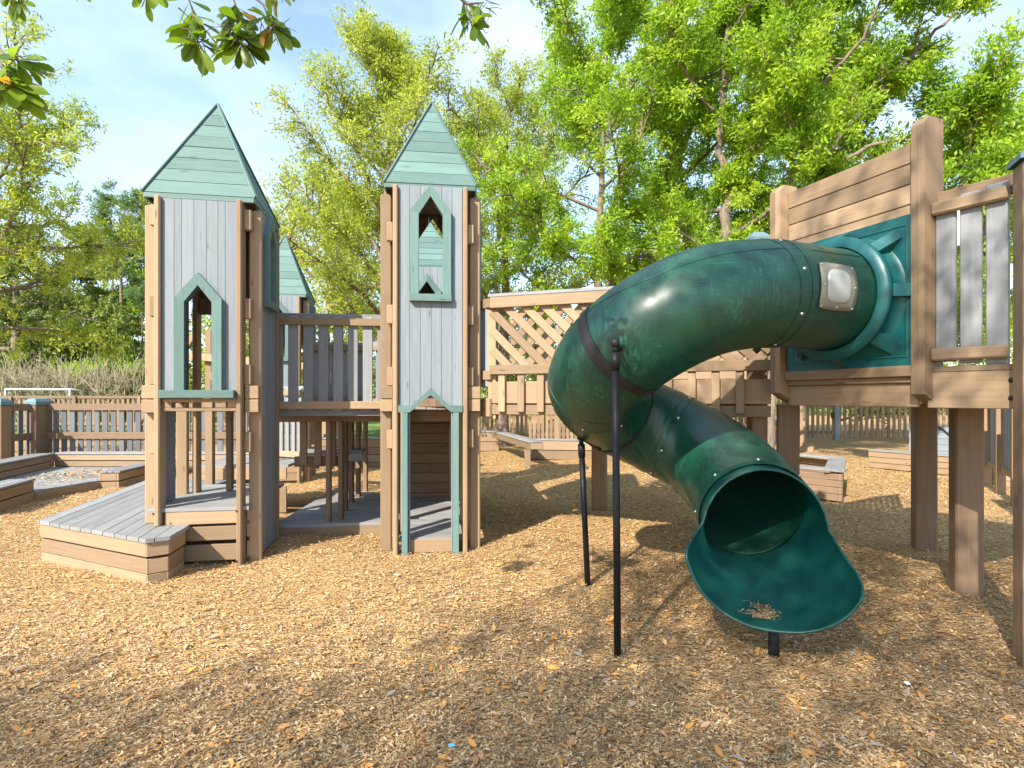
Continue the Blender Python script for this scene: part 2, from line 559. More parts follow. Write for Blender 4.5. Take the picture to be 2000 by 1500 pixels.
M['chips'] = None
def make_chips():
    rs = np.random.RandomState(3)
    m, t, b, o = new_mat('wood_chip')
    tn = N(t, "ShaderNodeAttribute", attribute_name="tone")
    r1 = ramp(t, [(0.0, (0.12, 0.07, 0.035)), (0.15, (0.27, 0.16, 0.07)), (0.4, (0.48, 0.31, 0.14)), (0.62, (0.60, 0.42, 0.21)), (0.83, (0.70, 0.54, 0.31)), (0.87, (0.62, 0.28, 0.06)), (0.95, (0.50, 0.24, 0.08)), (1.0, (0.36, 0.31, 0.26))])
    t.links.new(tn.outputs['Fac'], r1.inputs['Fac'])
    t.links.new(r1.outputs[0], b.inputs['Base Color'])
    b.inputs['Roughness'].default_value = 0.75
    b.inputs['Specular IOR Level'].default_value = 0.25
    M['chips'] = m
    n = 360000
    # denser near the viewer: Y = 2.1 .. 16
    u = rs.rand(n)
    Y = 2.0 * (16.0 / 2.0) ** (u ** 1.15)
    X = (rs.rand(n) * 2 - 1) * (0.96 * Y + 0.3)
    keep = ~((X < -2.6) & (X > -6) & (Y > 5.6) & (Y < 8.4) & (X > -5.2))
    X, Y = X[keep], Y[keep]
    n = len(X)
    far = np.clip((Y - 3) / 10, 0, 1)
    L = (0.010 + 0.030 * rs.rand(n) ** 2.2) * (0.8 + 0.9 * far)
    W = L * (0.16 + 0.3 * rs.rand(n))
    pick = rs.rand(n)
    leafy = pick < 0.006                      # fallen leaves among the chips
    L = np.where(leafy, 0.045 + 0.03 * rs.rand(n), L); W = np.where(leafy, L * 0.42, W)
    twig = (pick > 0.006) & (pick < 0.010)    # and thin twigs
    L = np.where(twig, 0.06 + 0.09 * rs.rand(n), L); W = np.where(twig, 0.004, W)
    az = rs.rand(n) * 2 * np.pi
    tilt = rs.randn(n) * 0.2
    roll = rs.randn(n) * 0.25
    a = np.stack([np.cos(az) * np.cos(tilt), np.sin(az) * np.cos(tilt), np.sin(tilt)], -1)
    h = np.stack([-np.sin(az), np.cos(az), np.zeros(n)], -1)
    nn = np.cross(a, h)
    s = h * np.cos(roll)[:, None] + nn * np.sin(roll)[:, None]
    up = np.cross(a, s)
    c = np.stack([X, Y, ground_height(X, Y) + 0.004 + 0.018 * rs.rand(n)], -1)
    tp = 0.5 + 0.5 * rs.rand(n, 4)
    e = L[:, None] * a * 0.5
    q = W[:, None] * s * 0.5
    bend = up * (L * 0.10 * rs.rand(n))[:, None]
    v = np.stack([c - e - q * tp[:, :1] * 0.6, c - e + q * tp[:, 1:2] * 0.6, c - q + bend, c + q + bend, c + e * tp[:, 2:3] - q * 0.5 * tp[:, 3:4], c + e + q * 0.4], 1).reshape(-1, 3)
    i = np.arange(n)[:, None] * 6
    f = np.concatenate([i + np.array([[0, 2, 3, 1]]), i + np.array([[2, 4, 5, 3]])], 1).reshape(-1, 4)
    tone = np.repeat(np.where(leafy, 0.85 + 0.15 * rs.rand(n), np.where(twig, 0.12 * rs.rand(n), rs.rand(n))), 2)
    ob = np_mesh('wood_chips', v, f, m, tone=tone)
    tag(ob, 'loose tan and orange wood chips covering the playground floor', 'wood chips', kind='stuff')
make_chips()

# ------------------------------------------------------------------ shared timber pieces
def clip_convex(poly, a, b, c):
    """keep a*x+b*y<=c"""
    out = []
    for i in range(len(poly)):
        p, q = poly[i], poly[(i + 1) % len(poly)]
        dp, dq = a * p[0] + b * p[1] - c, a * q[0] + b * q[1] - c
        if dp <= 0: out.append(p)
        if (dp < 0 < dq) or (dq < 0 < dp):
            k = dp / (dp - dq)
            out.append((p[0] + (q[0] - p[0]) * k, p[1] + (q[1] - p[1]) * k))
    return out

def planks(mb, poly, ang, wd, ztop, th=0.035, gap=0.007):
    """fill a convex polygon with planks running along angle ang"""
    d = (math.cos(ang), math.sin(ang)); n = (-d[1], d[0])
    ts = [p[0] * n[0] + p[1] * n[1] for p in poly]
    k = min(ts)
    while k < max(ts):
        q = clip_convex(poly, -n[0], -n[1], -(k + gap / 2))
        if q: q = clip_convex(q, n[0], n[1], k + wd - gap / 2)
        if len(q) >= 3:
            loc = [(p[0] * d[0] + p[1] * d[1], p[0] * n[0] + p[1] * n[1]) for p in q]
            jit = rnd.uniform(-0.002, 0.002)
            mb.prism(loc, (0, 0, ztop - th + jit), (d[0], d[1], 0), (n[0], n[1], 0), (0, 0, 1), th)
        k += wd

def panel(mb, o, u, n, x0, x1, zt, zb, nb, th=0.03, hole=None, kinks=()):
    """vertical boards from zb(x) to zt with an optional lancet hole (cx, hw, bottom, shoulder, apex)"""
    wds = [rnd.choice((1, 1, 0.62, 1.05)) for _ in range(nb)]
    tot = sum(wds)
    edges = [x0]
    for q in wds: edges.append(edges[-1] + (x1 - x0) * q / tot)
    zbf = zb if callable(zb) else (lambda x: zb)
    V = (0, 0, 1)
    for i in range(nb):
        a, b = edges[i] + 0.002, edges[i + 1] - 0.002
        tone = rnd.random()
        cuts = [a, b] + [k for k in kinks if a < k < b]
        if hole:
            cx, hw, hb, hs, ha = hole
            cuts += [k for k in (cx - hw, cx + hw, cx) if a < k < b]
        cuts = sorted(cuts)
        for p, q in zip(cuts[:-1], cuts[1:]):
            md = (p + q) / 2
            if hole and abs(md - cx) < hw:
                f = lambda x: hs + (ha - hs) * (1 - abs(x - cx) / hw)
                if hb > zbf(md) + 0.01:
                    mb.prism([(p, zbf(p)), (q, zbf(q)), (q, hb), (p, hb)], o, u, V, n, th, tone)
                mb.prism([(p, f(p)), (q, f(q)), (q, zt), (p, zt)], o, u, V, n, th, tone)
            else:
                mb.prism([(p, zbf(p)), (q, zbf(q)), (q, zt), (p, zt)], o, u, V, n, th, tone)

def lancet_frame(mb, o, u, n, hole, fw=0.088, depth=0.105, proud=0.055, sill=True, sillw=None):
    cx, hw, hb, hs, ha = hole
    o2 = Vector(o) - Vector(n) * proud
    V = (0, 0, 1)
    ow = hw + fw
    so_, ao = hs + fw * 0.42, ha + fw * 1.38
    for sg in (-1, 1):
        q = [(cx + sg * ow, hb), (cx + sg * hw, hb), (cx + sg * hw, hs), (cx + sg * ow, so_)]
        mb.prism(q if sg < 0 else q[::-1], o2, u, V, n, depth)
        q = [(cx + sg * ow, so_), (cx + sg * hw, hs), (cx, ha), (cx, ao)]
        mb.prism(q if sg < 0 else q[::-1], o2, u, V, n, depth)
    if sill:
        sw = sillw or ow + 0.005
        o3 = Vector(o) - Vector(n) * (proud + 0.012)
        mb.prism([(cx - sw, hb - 0.075), (cx + sw, hb - 0.075), (cx + sw, hb - 0.002), (cx - sw, hb - 0.002)], o3, u, V, n, depth + 0.02)

def pyramid_roof(root, e, ze, za, rows=8):
    mb = MB()
    apex = Vector((0, 0, za))
    dirs = [((1, 0, 0), (0, -1, 0)), ((0, 1, 0), (1, 0, 0)), ((-1, 0, 0), (0, 1, 0)), ((0, -1, 0), (-1, 0, 0))]
    for u, out in dirs:
        u, out = Vector(u), Vector(out)
        slope = (apex - (out * e + Vector((0, 0, ze))))
        L = slope.length
        sd = slope.normalized()
        nrm = u.cross(sd).normalized()
        if nrm.z < 0: nrm = -nrm
        o = out * e + Vector((0, 0, ze))
        k = 0.0
        for r in range(rows):
            k0, k1 = k, (r + 1) / rows
            k = k1
            a, b = k0 * L + 0.003, k1 * L - 0.004
            w0, w1 = e * (1 - a / L), max(0.004, e * (1 - b / L))
            mb.prism([(-w0, a), (w0, a), (w1, b), (-w1, b)], o - nrm * 0.02, u, sd, nrm, 0.02 + rnd.uniform(-0.002, 0.002))
        # fascia that closes the eave
        mb.bar(out * (e - 0.012) - u * (e - 0.013) + Vector((0, 0, ze - 0.028)), out * (e - 0.012) + u * (e - 0.013) + Vector((0, 0, ze - 0.028)), 0.05, 0.02, out)
    rf = mb.build('roof', M['teal'], root)
    hp = MB()
    for sx in (-1, 1):
        for sy in (-1, 1):
            p0 = Vector((sx * e, sy * e, ze + 0.004)); d = apex - p0
            nn = Vector((sx, sy, 0)).normalized()
            nn = (nn - d.normalized() * nn.dot(d.normalized())).normalized()
            hp.bar(p0 + nn * 0.004, apex + nn * 0.004 + Vector((0, 0, 0.01)), 0.03, 0.016, nn, bev=0.004)
    hp.build('ridge_trim', M['teal'], rf)
    lin = MB()
    lin.prism([(-e + .03, -e + .03), (e - .03, -e + .03), (e - .03, e - .03), (-e + .03, e - .03)], (0, 0, ze - 0.02), (1, 0, 0), (0, 1, 0), (0, 0, 1), 0.015)
    lin.build('ceiling', M['brown'], root)
    return rf

FACES = {'front': ((1, 0, 0), (0, 1, 0), (0, -1)), 'right': ((0, 1, 0), (-1, 0, 0), (1, 0)), 'back': ((-1, 0, 0), (0, -1, 0), (0, 1)), 'left': ((0, -1, 0), (1, 0, 0), (-1, 0))}
A_, B_ = 0.50, 0.335

def face_frame(side):
    u, n, d = FACES[side]
    return (d[0] * A_, d[1] * A_, 0), u, n

def tower(label, loc, rz, ze, za, e=0.5, feet=None, blocks=True):
    root = thing('castle_tower', label, 'play tower', loc, R(rz), 'castle towers')
    pyramid_roof(root, e, ze, za)
    # eight corner boards: two fins per corner, L-shaped notch between
    for sx in (-1, 1):
        for sy in (-1, 1):
            z0 = (feet or {}).get((sx, sy), -0.05)
            zt = ze - 0.035
            mb = MB()
            mb.box((sx * (B_ + 0.028), sy * (A_ - 0.03), (z0 + zt) / 2), (0.052, 0.15, zt - z0), bev=0.012)
            mb.build('corner_post', M['tan'], root)
            mb = MB()
            zt2 = ze - 0.09
            mb.box((sx * (A_ - 0.028), sy * (B_ + 0.030), (z0 + zt2) / 2), (0.118, 0.054, zt2 - z0), bev=0.012)
            mb.build('corner_post', M['tan'], root)
    if blocks:
        for sx in (-1, 1):
            for z in (3.35, 2.48, 1.83, 1.17):
                mb = MB()
                mb.box((sx * (B_ + 0.087), -(A_ - 0.055), z), (0.066, 0.062, 0.2), bev=0.008)
                mb.build('spacer_block', M['bare'] if (z > 3 and sx > 0) else M['tan'], root)
            for z in (1.66, 1.525):
                mb = MB()
                mb.box((sx * (B_ + 0.125), -(A_ - 0.085), z), (0.13, 0.115, 0.128), bev=0.006)
                mb.build('beam_end', M['tan'], root)
    return root

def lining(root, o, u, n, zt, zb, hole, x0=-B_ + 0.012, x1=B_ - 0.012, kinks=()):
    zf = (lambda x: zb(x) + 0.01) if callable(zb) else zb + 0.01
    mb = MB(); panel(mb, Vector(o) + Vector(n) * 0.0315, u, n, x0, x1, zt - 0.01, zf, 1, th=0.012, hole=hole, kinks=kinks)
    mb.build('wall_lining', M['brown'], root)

def side_panel(root, side, zt, zb, hole=None, mat='grey', nb=7, **kw):
    o, u, n = face_frame(side)
    mb = MB()
    panel(mb, o, u, n, -B_ + 0.003, B_ - 0.003, zt, zb, nb, hole=hole, **kw)
    mb.build('wall_panel', M[mat], root)
    lining(root, o, u, n, zt, zb, hole)
    if hole:
        fr = MB(); lancet_frame(fr, o, u, n, hole)
        fr.build('window_frame', M['teal'], root)

def plain_piece(root, name, mat, c, size, **kw):
    mb = MB(); mb.box(c, size, **kw)
    return mb.build(name, M[mat], root)

# ------------------------------------------------------------------ front left tower, standing on the step deck
T1 = tower('grey and tan castle tower with a low pointed window, standing at the wooden step deck', (-3.09, 5.91, 0), 10, 3.56, 4.68, e=0.505, feet={(-1, -1): 0.385, (-1, 1): 0.385})
LOW = (0.0, 0.122, 1.68, 2.52, 2.68)
HIGH = (0.0, 0.124, 2.62, 3.24, 3.40)
o, u, n = face_frame('front')
mb = MB(); panel(mb, o, u, n, -B_ + 0.003, B_ - 0.003, 3.53, 1.62, 7, hole=LOW); mb.build('wall_panel', M['grey'], T1); lining(T1, o, u, n, 3.53, 1.62, LOW)
mb = MB(); lancet_frame(mb, o, u, n, LOW, sill=False); wf = mb.build('window_frame', M['teal'], T1)
mb = MB(); mb.box((0, -A_ - 0.02, 1.64), (2 * B_ - 0.004, 0.16, 0.078)); mb.build('window_sill', M['teal'], wf)
# rail with a long hand slot under the sill
mb = MB()
ZR0, ZR1 = 1.475, 1.598
mb.box((0, -A_ + 0.02, ZR0 + 0.018), (2 * B_ - 0.004, 0.04, 0.036)); mb.box((0, -A_ + 0.02, ZR1 - 0.018), (2 * B_ - 0.004, 0.04, 0.036))
for sg in (-1, 1): mb.box((sg * 0.29, -A_ + 0.02, (ZR0 + ZR1) / 2), (0.08, 0.038, 0.05), bev=0.001)
mb.build('slot_rail', M['tan'], T1)
side_panel(T1, 'right', 3.53, 0.02, hole=HIGH)
side_panel(T1, 'left', 3.53, 1.55, mat='grey')
side_panel(T1, 'back', 3.53, 2.56, mat='brown', nb=5)
plain_piece(T1, 'header', 'brown', (0, A_ - 0.06, 2.63), (2 * B_ - 0.01, 0.045, 0.19))
plain_piece(T1, 'inner_post', 'brown', (-0.02, A_ - 0.03, 1.56), (0.06, 0.085, 2.0))
# doorway on the left side: teal edge strip and grey jamb boards
plain_piece(T1, 'door_trim', 'teal', (-A_ + 0.075, -B_ + 0.03, 1.05), (0.03, 0.05, 1.0))
for k, yy in enumerate((-0.22, -0.11, 0.0)):
    plain_piece(T1, 'door_jamb', 'grey', (-A_ + 0.06, yy, 1.05), (0.035, 0.1, 1.0))
mb = MB(); planks(mb, [(-A_ + .02, -A_ + 0.0), (A_ - .06, -A_ + 0.0), (A_ - .06, A_ + .55), (-A_ + .02, A_ + .55)], 0, 0.135, 0.55); mb.build('deck', M['deck'], T1)
mb = MB()
for z0, z1 in ((0.385, 0.51), (0.225, 0.36), (0.03, 0.185)):
    mb.box((0.02, -A_ + 0.028, (z0 + z1) / 2), (2 * B_ + 0.0, 0.038, z1 - z0))
    mb.box((B_ + 0.1, -A_ + 0.125, (z0 + z1) / 2), (0.085, 0.035, z1 - z0))
mb.build('step_boards', M['tan'], T1)
for x_, z_ in ((B_ + 0.028, 0.52), (B_ + 0.028, 0.04), (-B_ - 0.028, 0.52)):
    mb = MB(); mb.dome((x_, -A_ - 0.1055, z_), (0, -1, 0), 0.012, 0.003)
    mb.build('bolt_recess', M['hole'], T1)

# ------------------------------------------------------------------ front centre tower with the doorway
T2 = tower('grey and tan castle tower with a high pointed window above a teal edged doorway', (-0.916, 6.42, 0), 7, 3.86, 4.97, e=0.485)
o, u, n = face_frame('front')
H2 = (0.0, 0.124, 2.69, 3.52, 3.71)
def arch(x):
    ax = abs(x)
    return 1.50 if ax > 0.2 else 1.50 + 0.19 * (1 - ax / 0.2)
mb = MB(); panel(mb, o, u, n, -B_ + 0.003, B_ - 0.003, 3.83, arch, 6, hole=H2, kinks=(-0.2, 0, 0.2)); mb.build('wall_panel', M['grey'], T2); lining(T2, o, u, n, 3.83, arch, H2, kinks=(-0.2, 0, 0.2))
mb = MB(); lancet_frame(mb, o, u, n, H2); mb.build('window_frame', M['teal'], T2)
mb = MB()
o2 = Vector(o) + Vector((0, -0.05, 0))
for sg in (-1, 1):
    for q in ([(0.333, 1.455), (0.333, 1.525), (0.192, 1.525), (0.215, 1.455)], [(0.215, 1.455), (0.192, 1.525), (0, 1.71), (0, 1.635)]):
        p = [(sg * a, b) for a, b in q]
        mb.prism(p if sg < 0 else p[::-1], o2, u, (0, 0, 1), n, 0.1)
df = mb.build('door_frame', M['teal'], T2)
for sg in (-1, 1):
    mb = MB(); mb.box((sg * 0.265, -A_ - 0.01, 0.705), (0.062, 0.09, 1.49)); mb.build('jamb', M['teal'], df)
    mb = MB(); mb.box((sg * 0.224, -A_ + 0.03, 0.705), (0.018, 0.08, 1.49)); mb.build('jamb_lining', M['grey'], df)
side_panel(T2, 'right', 3.83, 1.46, mat='grey', hole=(0.0, 0.124, 2.69, 3.52, 3.71))
side_panel(T2, 'left', 3.83, 2.75, mat='brown', nb=5)
o, u, n = face_frame('back')
mb = MB(); panel(mb, o, u, n, -B_ + 0.003, B_ - 0.003, 3.83, 1.5, 5, hole=(0.0, 0.25, 1.6, 3.42, 3.80)); mb.build('back_panel', M['brown'], T2)
o, u, n = face_frame('front')
mb = MB(); planks(mb, [(-B_, -A_ + .06), (B_, -A_ + .06), (B_, A_), (-B_, A_)], 0, 0.135, 0.12); mb.build('floor', M['deck'], T2)
plain_piece(T2, 'threshold', 'tan', (0, -A_ + 0.045, 0.04), (2 * B_ - 0.2, 0.03, 0.14))
mb = MB()
for k in range(9): mb.box((A_ - 0.02, 0.0, 0.22 + k * 0.145), (0.03, 2 * B_, 0.138))
mb.build('side_boards', M['brown'], T2)

# ------------------------------------------------------------------ rear towers
def rear_tower(label, loc, rz, ze, za, e, lower):
    t = tower(label, loc, rz, ze, za, e=e, blocks=False)
    o, u, n = face_frame('front')
    h = (0.0, 0.122, ze - 1.2, ze - 0.42, ze - 0.25)
    side_panel(t, 'front', ze - 0.03, 1.5, hole=h)
    side_panel(t, 'right', ze - 0.03, 1.5, hole=h)
    side_panel(t, 'left', ze - 0.03, 1.5, mat='brown', nb=5)
    side_panel(t, 'back', ze - 0.03, ze - 0.95, mat='brown', nb=5)
    mb = MB()
    for k in range(9): mb.box((0, -A_ + 0.05, 0.1 + k * 0.15), (2 * B_, 0.03, 0.142))
    mb.box((0, -A_ + 0.085, 0.72), (2 * B_, 0.02, 1.3))
    mb.build('lower_boards', M['brown'], t)
    return t
rear_tower('far castle tower seen between the left tower roof and the leafy tree', (-4.50, 11.15, 0), 10, 3.58, 4.83, 0.5, False)
rear_tower('far castle tower seen through the high window of the doorway tower', (-1.33, 8.95, 0), 6, 3.60, 4.42, 0.48, True)

# ------------------------------------------------------------------ decks and rails of the castle
sd = thing('step_deck', 'low wedge of grey planks on tan skirting boards in front of the left tower', 'deck', (-4.0, 6.2, 0))
SP = [(-4.69, 5.59), (-3.16, 4.86), (-3.02, 4.97), (-3.08, 5.32), (-3.9, 8.4), (-5.45, 8.5)]
mb = MB()
def grow(poly, d):
    cx = sum(p[0] for p in poly) / len(poly); cy = sum(p[1] for p in poly) / len(poly)
    return [(p[0] + (p[0] - cx) * d, p[1] + (p[1] - cy) * d) for p in poly]
planks(mb, grow(SP, 0.012), R(104.6), 0.135, 0.39, 0.036)
mb.build('deck_boards', M['deck'], sd, world=True)
mb = MB(); mk = MB()
for i in (0, 1, 2, 5):
    p, q = SP[i], SP[(i + 1) % 6]
    d = Vector((q[0] - p[0], q[1] - p[1], 0)).normalized()
    nn = Vector((d.y, -d.x, 0))
    for z0, z1, ins in ((0.225, 0.352, 0.0), (0.075, 0.205, 0.012), (-0.06, 0.07, 0.012)):
        a = Vector((p[0], p[1], (z0 + z1) / 2)) - nn * (0.02 + ins) + d * 0.004
        b = Vector((q[0], q[1], (z0 + z1) / 2)) - nn * (0.02 + ins) - d * 0.004
        (mb if ins == 0 else mk).bar(a, b, z1 - z0, 0.036, nn)
mb.build('rim_board', M['tan'], sd, world=True)
mk.build('skirting', M['tan'], sd, world=True)

lf = thing('floor_deck', 'grey plank floor at ground level under the balcony beside the doorway tower', 'deck', (-1.9, 7.8, 0))
mb = MB(); LP = [(-2.8, 6.58), (-1.35, 6.78), (-1.35, 8.4), (-2.9, 9.3)]
planks(mb, LP, R(8), 0.135, 0.118, 0.035)
planks(mb, [(-1.345, 6.99), (-0.45, 7.09), (-0.78, 8.6), (-1.345, 8.45)], R(8), 0.135, 0.116, 0.035)
mb.build('deck_boards', M['deck'], lf, world=True)
mb = MB(); mb.bar((-2.8, 6.60, 0.02), (-1.37, 6.80, 0.02), 0.13, 0.035, (0.14, -1, 0)); mb.build('rim_board', M['tan'], lf, world=True)

ud = thing('upper_deck', 'raised deck between the four castle towers, carried on thin brown posts', 'deck', (-1.9, 7.8, 0))
UP = [(-2.78, 6.62), (-1.36, 6.82), (-0.5, 7.0), (-0.75, 9.6), (-3.3, 10.2)]
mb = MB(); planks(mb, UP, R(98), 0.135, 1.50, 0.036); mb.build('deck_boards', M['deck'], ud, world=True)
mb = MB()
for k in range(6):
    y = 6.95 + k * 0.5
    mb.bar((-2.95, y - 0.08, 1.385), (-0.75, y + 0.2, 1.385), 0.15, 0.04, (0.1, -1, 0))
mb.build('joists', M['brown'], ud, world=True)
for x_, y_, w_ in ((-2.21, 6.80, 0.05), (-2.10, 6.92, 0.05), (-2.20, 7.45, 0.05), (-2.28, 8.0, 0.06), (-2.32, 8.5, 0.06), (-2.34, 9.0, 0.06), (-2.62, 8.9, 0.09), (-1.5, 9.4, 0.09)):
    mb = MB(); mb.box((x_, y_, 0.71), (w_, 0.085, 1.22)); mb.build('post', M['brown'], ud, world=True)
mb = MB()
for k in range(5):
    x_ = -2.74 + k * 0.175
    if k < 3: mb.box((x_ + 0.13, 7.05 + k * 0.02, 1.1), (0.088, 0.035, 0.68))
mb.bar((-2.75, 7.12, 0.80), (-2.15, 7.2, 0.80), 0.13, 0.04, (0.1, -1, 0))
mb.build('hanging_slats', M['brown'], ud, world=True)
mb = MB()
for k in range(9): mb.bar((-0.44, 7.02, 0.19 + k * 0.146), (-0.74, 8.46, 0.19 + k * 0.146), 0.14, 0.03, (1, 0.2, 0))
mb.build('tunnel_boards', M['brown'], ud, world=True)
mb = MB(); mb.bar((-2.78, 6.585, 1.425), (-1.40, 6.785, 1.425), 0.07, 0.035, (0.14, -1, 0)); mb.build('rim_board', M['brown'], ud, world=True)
mb = MB(); mb.bar((-2.9, 7.9, 0.86), (-2.1, 8.0, 0.86), 0.3, 0.035, (0, 0, 1)); mb.bar((-2.9, 7.82, 0.78), (-2.1, 7.9, 0.78), 0.12, 0.035, (0.1, -1, 0)); mb.build('seat_shelf', M['deck'], ud, world=True)

def guard_rail(label, p0, p1, zb, zt, npk, cap=True, mat='grey', pw=0.112, outer=(0, -1), rail='tan', group=None, ext=0.04, low=True):
    """pickets between a capped top rail and a bottom rail"""
    p0, p1 = Vector((*p0, 0)), Vector((*p1, 0))
    d = (p1 - p0); L = d.length; d.normalize()
    nn = Vector((d.y, -d.x, 0))
    root = thing('guard_rail', label, 'railing', p0, math.atan2(d.y, d.x), group)
    mb = MB()
    for k in range(npk):
        x = (k + 0.5) * L / npk
        mb.box((x, 0, (zb + zt) / 2 - 0.01), (pw, 0.034, zt - zb + 0.02), tone=rnd.random())
    mb.build('pickets', M[mat], root)
    mb = MB(); mb.box((L / 2, -0.04, zt - 0.065), (L - ext, 0.045, 0.088)); mb.build('top_rail', M[rail], root)
    if low:
        mb = MB(); mb.box((L / 2, -0.04, zb + 0.05), (L - ext, 0.045, 0.09)); mb.build('bottom_rail', M[rail], root)
    mb = MB(); mb.box((L / 2, 0.038, zt - 0.02), (L, 0.04, 0.115)); mb.box((L / 2, 0.038, zb - 0.02), (L, 0.04, 0.12)); mb.build('back_rail', M['dkgrey' if cap else rail], root)
    return root
guard_rail('grey picket balcony railing between the left tower and the doorway tower', (-2.80, 6.53), (-1.46, 6.72), 1.47, 2.56, 8, mat='dkgrey')
guard_rail('rear picket railing seen through the front balcony pickets', (-2.7, 9.3), (-0.9, 9.45), 1.5, 2.5, 9)
sw = thing('board_screen', 'dark grey board screen standing behind the left half of the balcony railing', 'wall', (-2.4, 7.6, 1.5), R(9))
mb = MB()
for k in range(7): mb.box((-0.33 + k * 0.112, 0, 0.43), (0.104, 0.03, 0.86))
mb.build('boards', M['dkgrey'], sw)
mb = MB(); mb.box((0, -0.035, 0.08), (0.8, 0.04, 0.09)); mb.box((0, -0.035, 0.78), (0.8, 0.04, 0.09)); mb.build('rails', M['brown'], sw)

# ------------------------------------------------------------------ lattice bridge
def lattice(mb, L, z0, z1, y, sgn, step, wd, th=0.022, x0=0.0):
    h = z1 - z0
    k = x0 - h
    while k < L:
        a = [k, z0]; b = [k + h, z1]
        if a[0] < x0: a[1] += (x0 - a[0]); a[0] = x0
        if b[0] > L: b[1] -= (b[0] - L); b[0] = L
        if b[0] - a[0] > 0.05:
            p, q = (a, b) if sgn > 0 else ([a[0], z0 + z1 - a[1]], [b[0], z0 + z1 - b[1]])
            mb.bar((p[0], y, p[1]), (q[0], y, q[1]), wd, th, (0, -1, 0))
        k += step
BA, BB = Vector((-0.22, 6.10, 0)), Vector((2.40, 5.22, 0))
bd = BB - BA; BL = bd.length
br = thing('lattice_bridge', 'tan bridge with diagonal lattice sides from the doorway tower to the slide platform', 'bridge', BA, math.atan2(bd.y, bd.x))
BW = 2.3
for side, y0, yo in (('front', 0.0, -1), ('rear', BW, 1)):
    x0 = 0.0 if side == 'front' else 0.55
    mb = MB(); lattice(mb, BL, 1.93, 2.60, y0, -1, 0.205, 0.086, x0=x0); lattice(mb, BL, 1.93, 2.60, y0 + 0.027, 1, 0.205, 0.086, x0=x0 + (0.22 if side == 'front' else 0))
    mb.build('lattice_panel', M['tan'], br)
    mb = MB(); mb.box((BL / 2 + x0 / 2, y0 - 0.038, 2.625), (BL - x0, 0.05, 0.115)); mb.build('top_rail', M['tan'], br)
    mb = MB(); mb.box((BL / 2 + x0 / 2, y0 + 0.015, 2.703), (BL + 0.05 - x0, 0.15, 0.036)); mb.build('rail_cap', M['dkgrey'], br)
    mb = MB(); mb.box((BL / 2, y0 - 0.045, 1.905), (BL, 0.06, 0.10)); mb.build('middle_rail', M['tan'], br)
    mb = MB()
    n = int(BL / 0.215)
    for k in range(n): mb.box((0.13 + k * 0.215, y0 - 0.035, 1.655), (0.076, 0.034, 0.40))
    mb.build('skirt_battens', M['tan'], br)
    mb = MB()
    for za, zb_ in ((1.425, 1.53), (1.545, 1.78)): mb.box((BL / 2, y0 + 0.005, (za + zb_) / 2), (BL, 0.034, zb_ - za))
    mb.build('skirt_boards', M['tan'], br)
for x_, y_ in ((0.0, 0.05), (0.0, BW - 0.05), (BL - 0.05, BW - 0.05)):
    mb = MB(); mb.box((x_, y_, 2.0), (0.09, 0.09, 1.25)); mb.build('rail_post', M['tan'], br)
mb = MB(); planks(mb, [(0, 0.03), (BL, 0.03), (BL, BW - .03), (0, BW - .03)], R(90), 0.14, 1.66, 0.036); mb.build('deck_boards', M['deck'], br)
mb = MB()
for k in range(4): mb.box((BL / 2, 0.3 + k * 0.55, 1.545), (BL - 0.1, 0.04, 0.15))
mb.build('joists', M['brown'], br)
mb = MB(); mb.box((0.75, BW + 0.15, 0.76), (0.2, 0.2, 1.62), bev=0.012); mb.build('support_post', M['brown'], br)
mb = MB()
cd = Vector((-0.12, 0.25, 0))
for k in range(3): mb.box((-0.045 - 0.085 * k, 0.03 + 0.055 * k, 2.2), (0.07, 0.04, 0.95))
mb.build('corner_pickets', M['grey'], br)
for zz, hh in ((2.63, 0.10), (1.85, 0.10), (1.5, 0.2)):
    mb = MB(); mb.bar((0.0, -0.03, zz), (-0.26, 0.14, zz), hh, 0.04, (-0.55, -0.83, 0)); mb.build('corner_rail', M['tan'], br)

# ------------------------------------------------------------------ slide platform
PN, PF = Vector((2.87, 4.0, 0)), Vector((2.46, 5.02, 0))
WD = (PF - PN).normalized()
WO = Vector((-WD.y, WD.x, 0))           # outward, towards the slide
if WO.x > 0: WO = -WO
WL = (PF - PN).length
pl = thing('slide_platform', 'tan plank platform on square posts holding the top of the green tube slide', 'platform', (3.6, 4.8, 0))
Z3 = Vector((0, 0, 1))
def wp(a, out, z): return PN + WD * a + WO * out + Z3 * z
mb = MB()
z = 1.84
rows = [(1.84, 2.84)] + [(2.845 + k * 0.1475, 2.845 + (k + 1) * 0.1475 - 0.006) for k in range(4)]
for za, zb_ in rows:
    mb.bar(wp(0.0, -0.02, (za + zb_) / 2), wp(WL, -0.02, (za + zb_) / 2), zb_ - za, 0.036, WO)
mb.build('back_wall', M['tan'], pl, world=True)
def post_at(a, z0, z1, along, deep, outc):
    mb = MB()
    c = wp(a, outc, 0)
    for s_ in (-1, 1):
        h = along / 2
        # two boards bolted together, tops and feet cut on a slant
        ax = WD
        q = [(-deep / 2, z0 + 0.10), (deep / 2, z0), (deep / 2, z1 - 0.0), (-deep / 2 + 0.05, z1), (-deep / 2, z1 - 0.06)]
        mb.prism(q, c + ax * (h * (s_ - 1) / 2 + (0.001 if s_ > 0 else -0.001)), WO * -1, (0, 0, 1), ax, h)
    mb.build('wall_post', M['tan'], pl, world=True)
post_at(-0.055, 1.53, 3.56, 0.09, 0.20, -0.03)
post_at(WL + 0.06, 1.55, 3.50, 0.11, 0.20, -0.01)
mb = MB(); mb.bar(wp(0.005, 0.02, 1.795), wp(WL, 0.02, 1.795), 0.078, 0.06, WO); mb.build('ledge', M['tan'], pl, world=True)
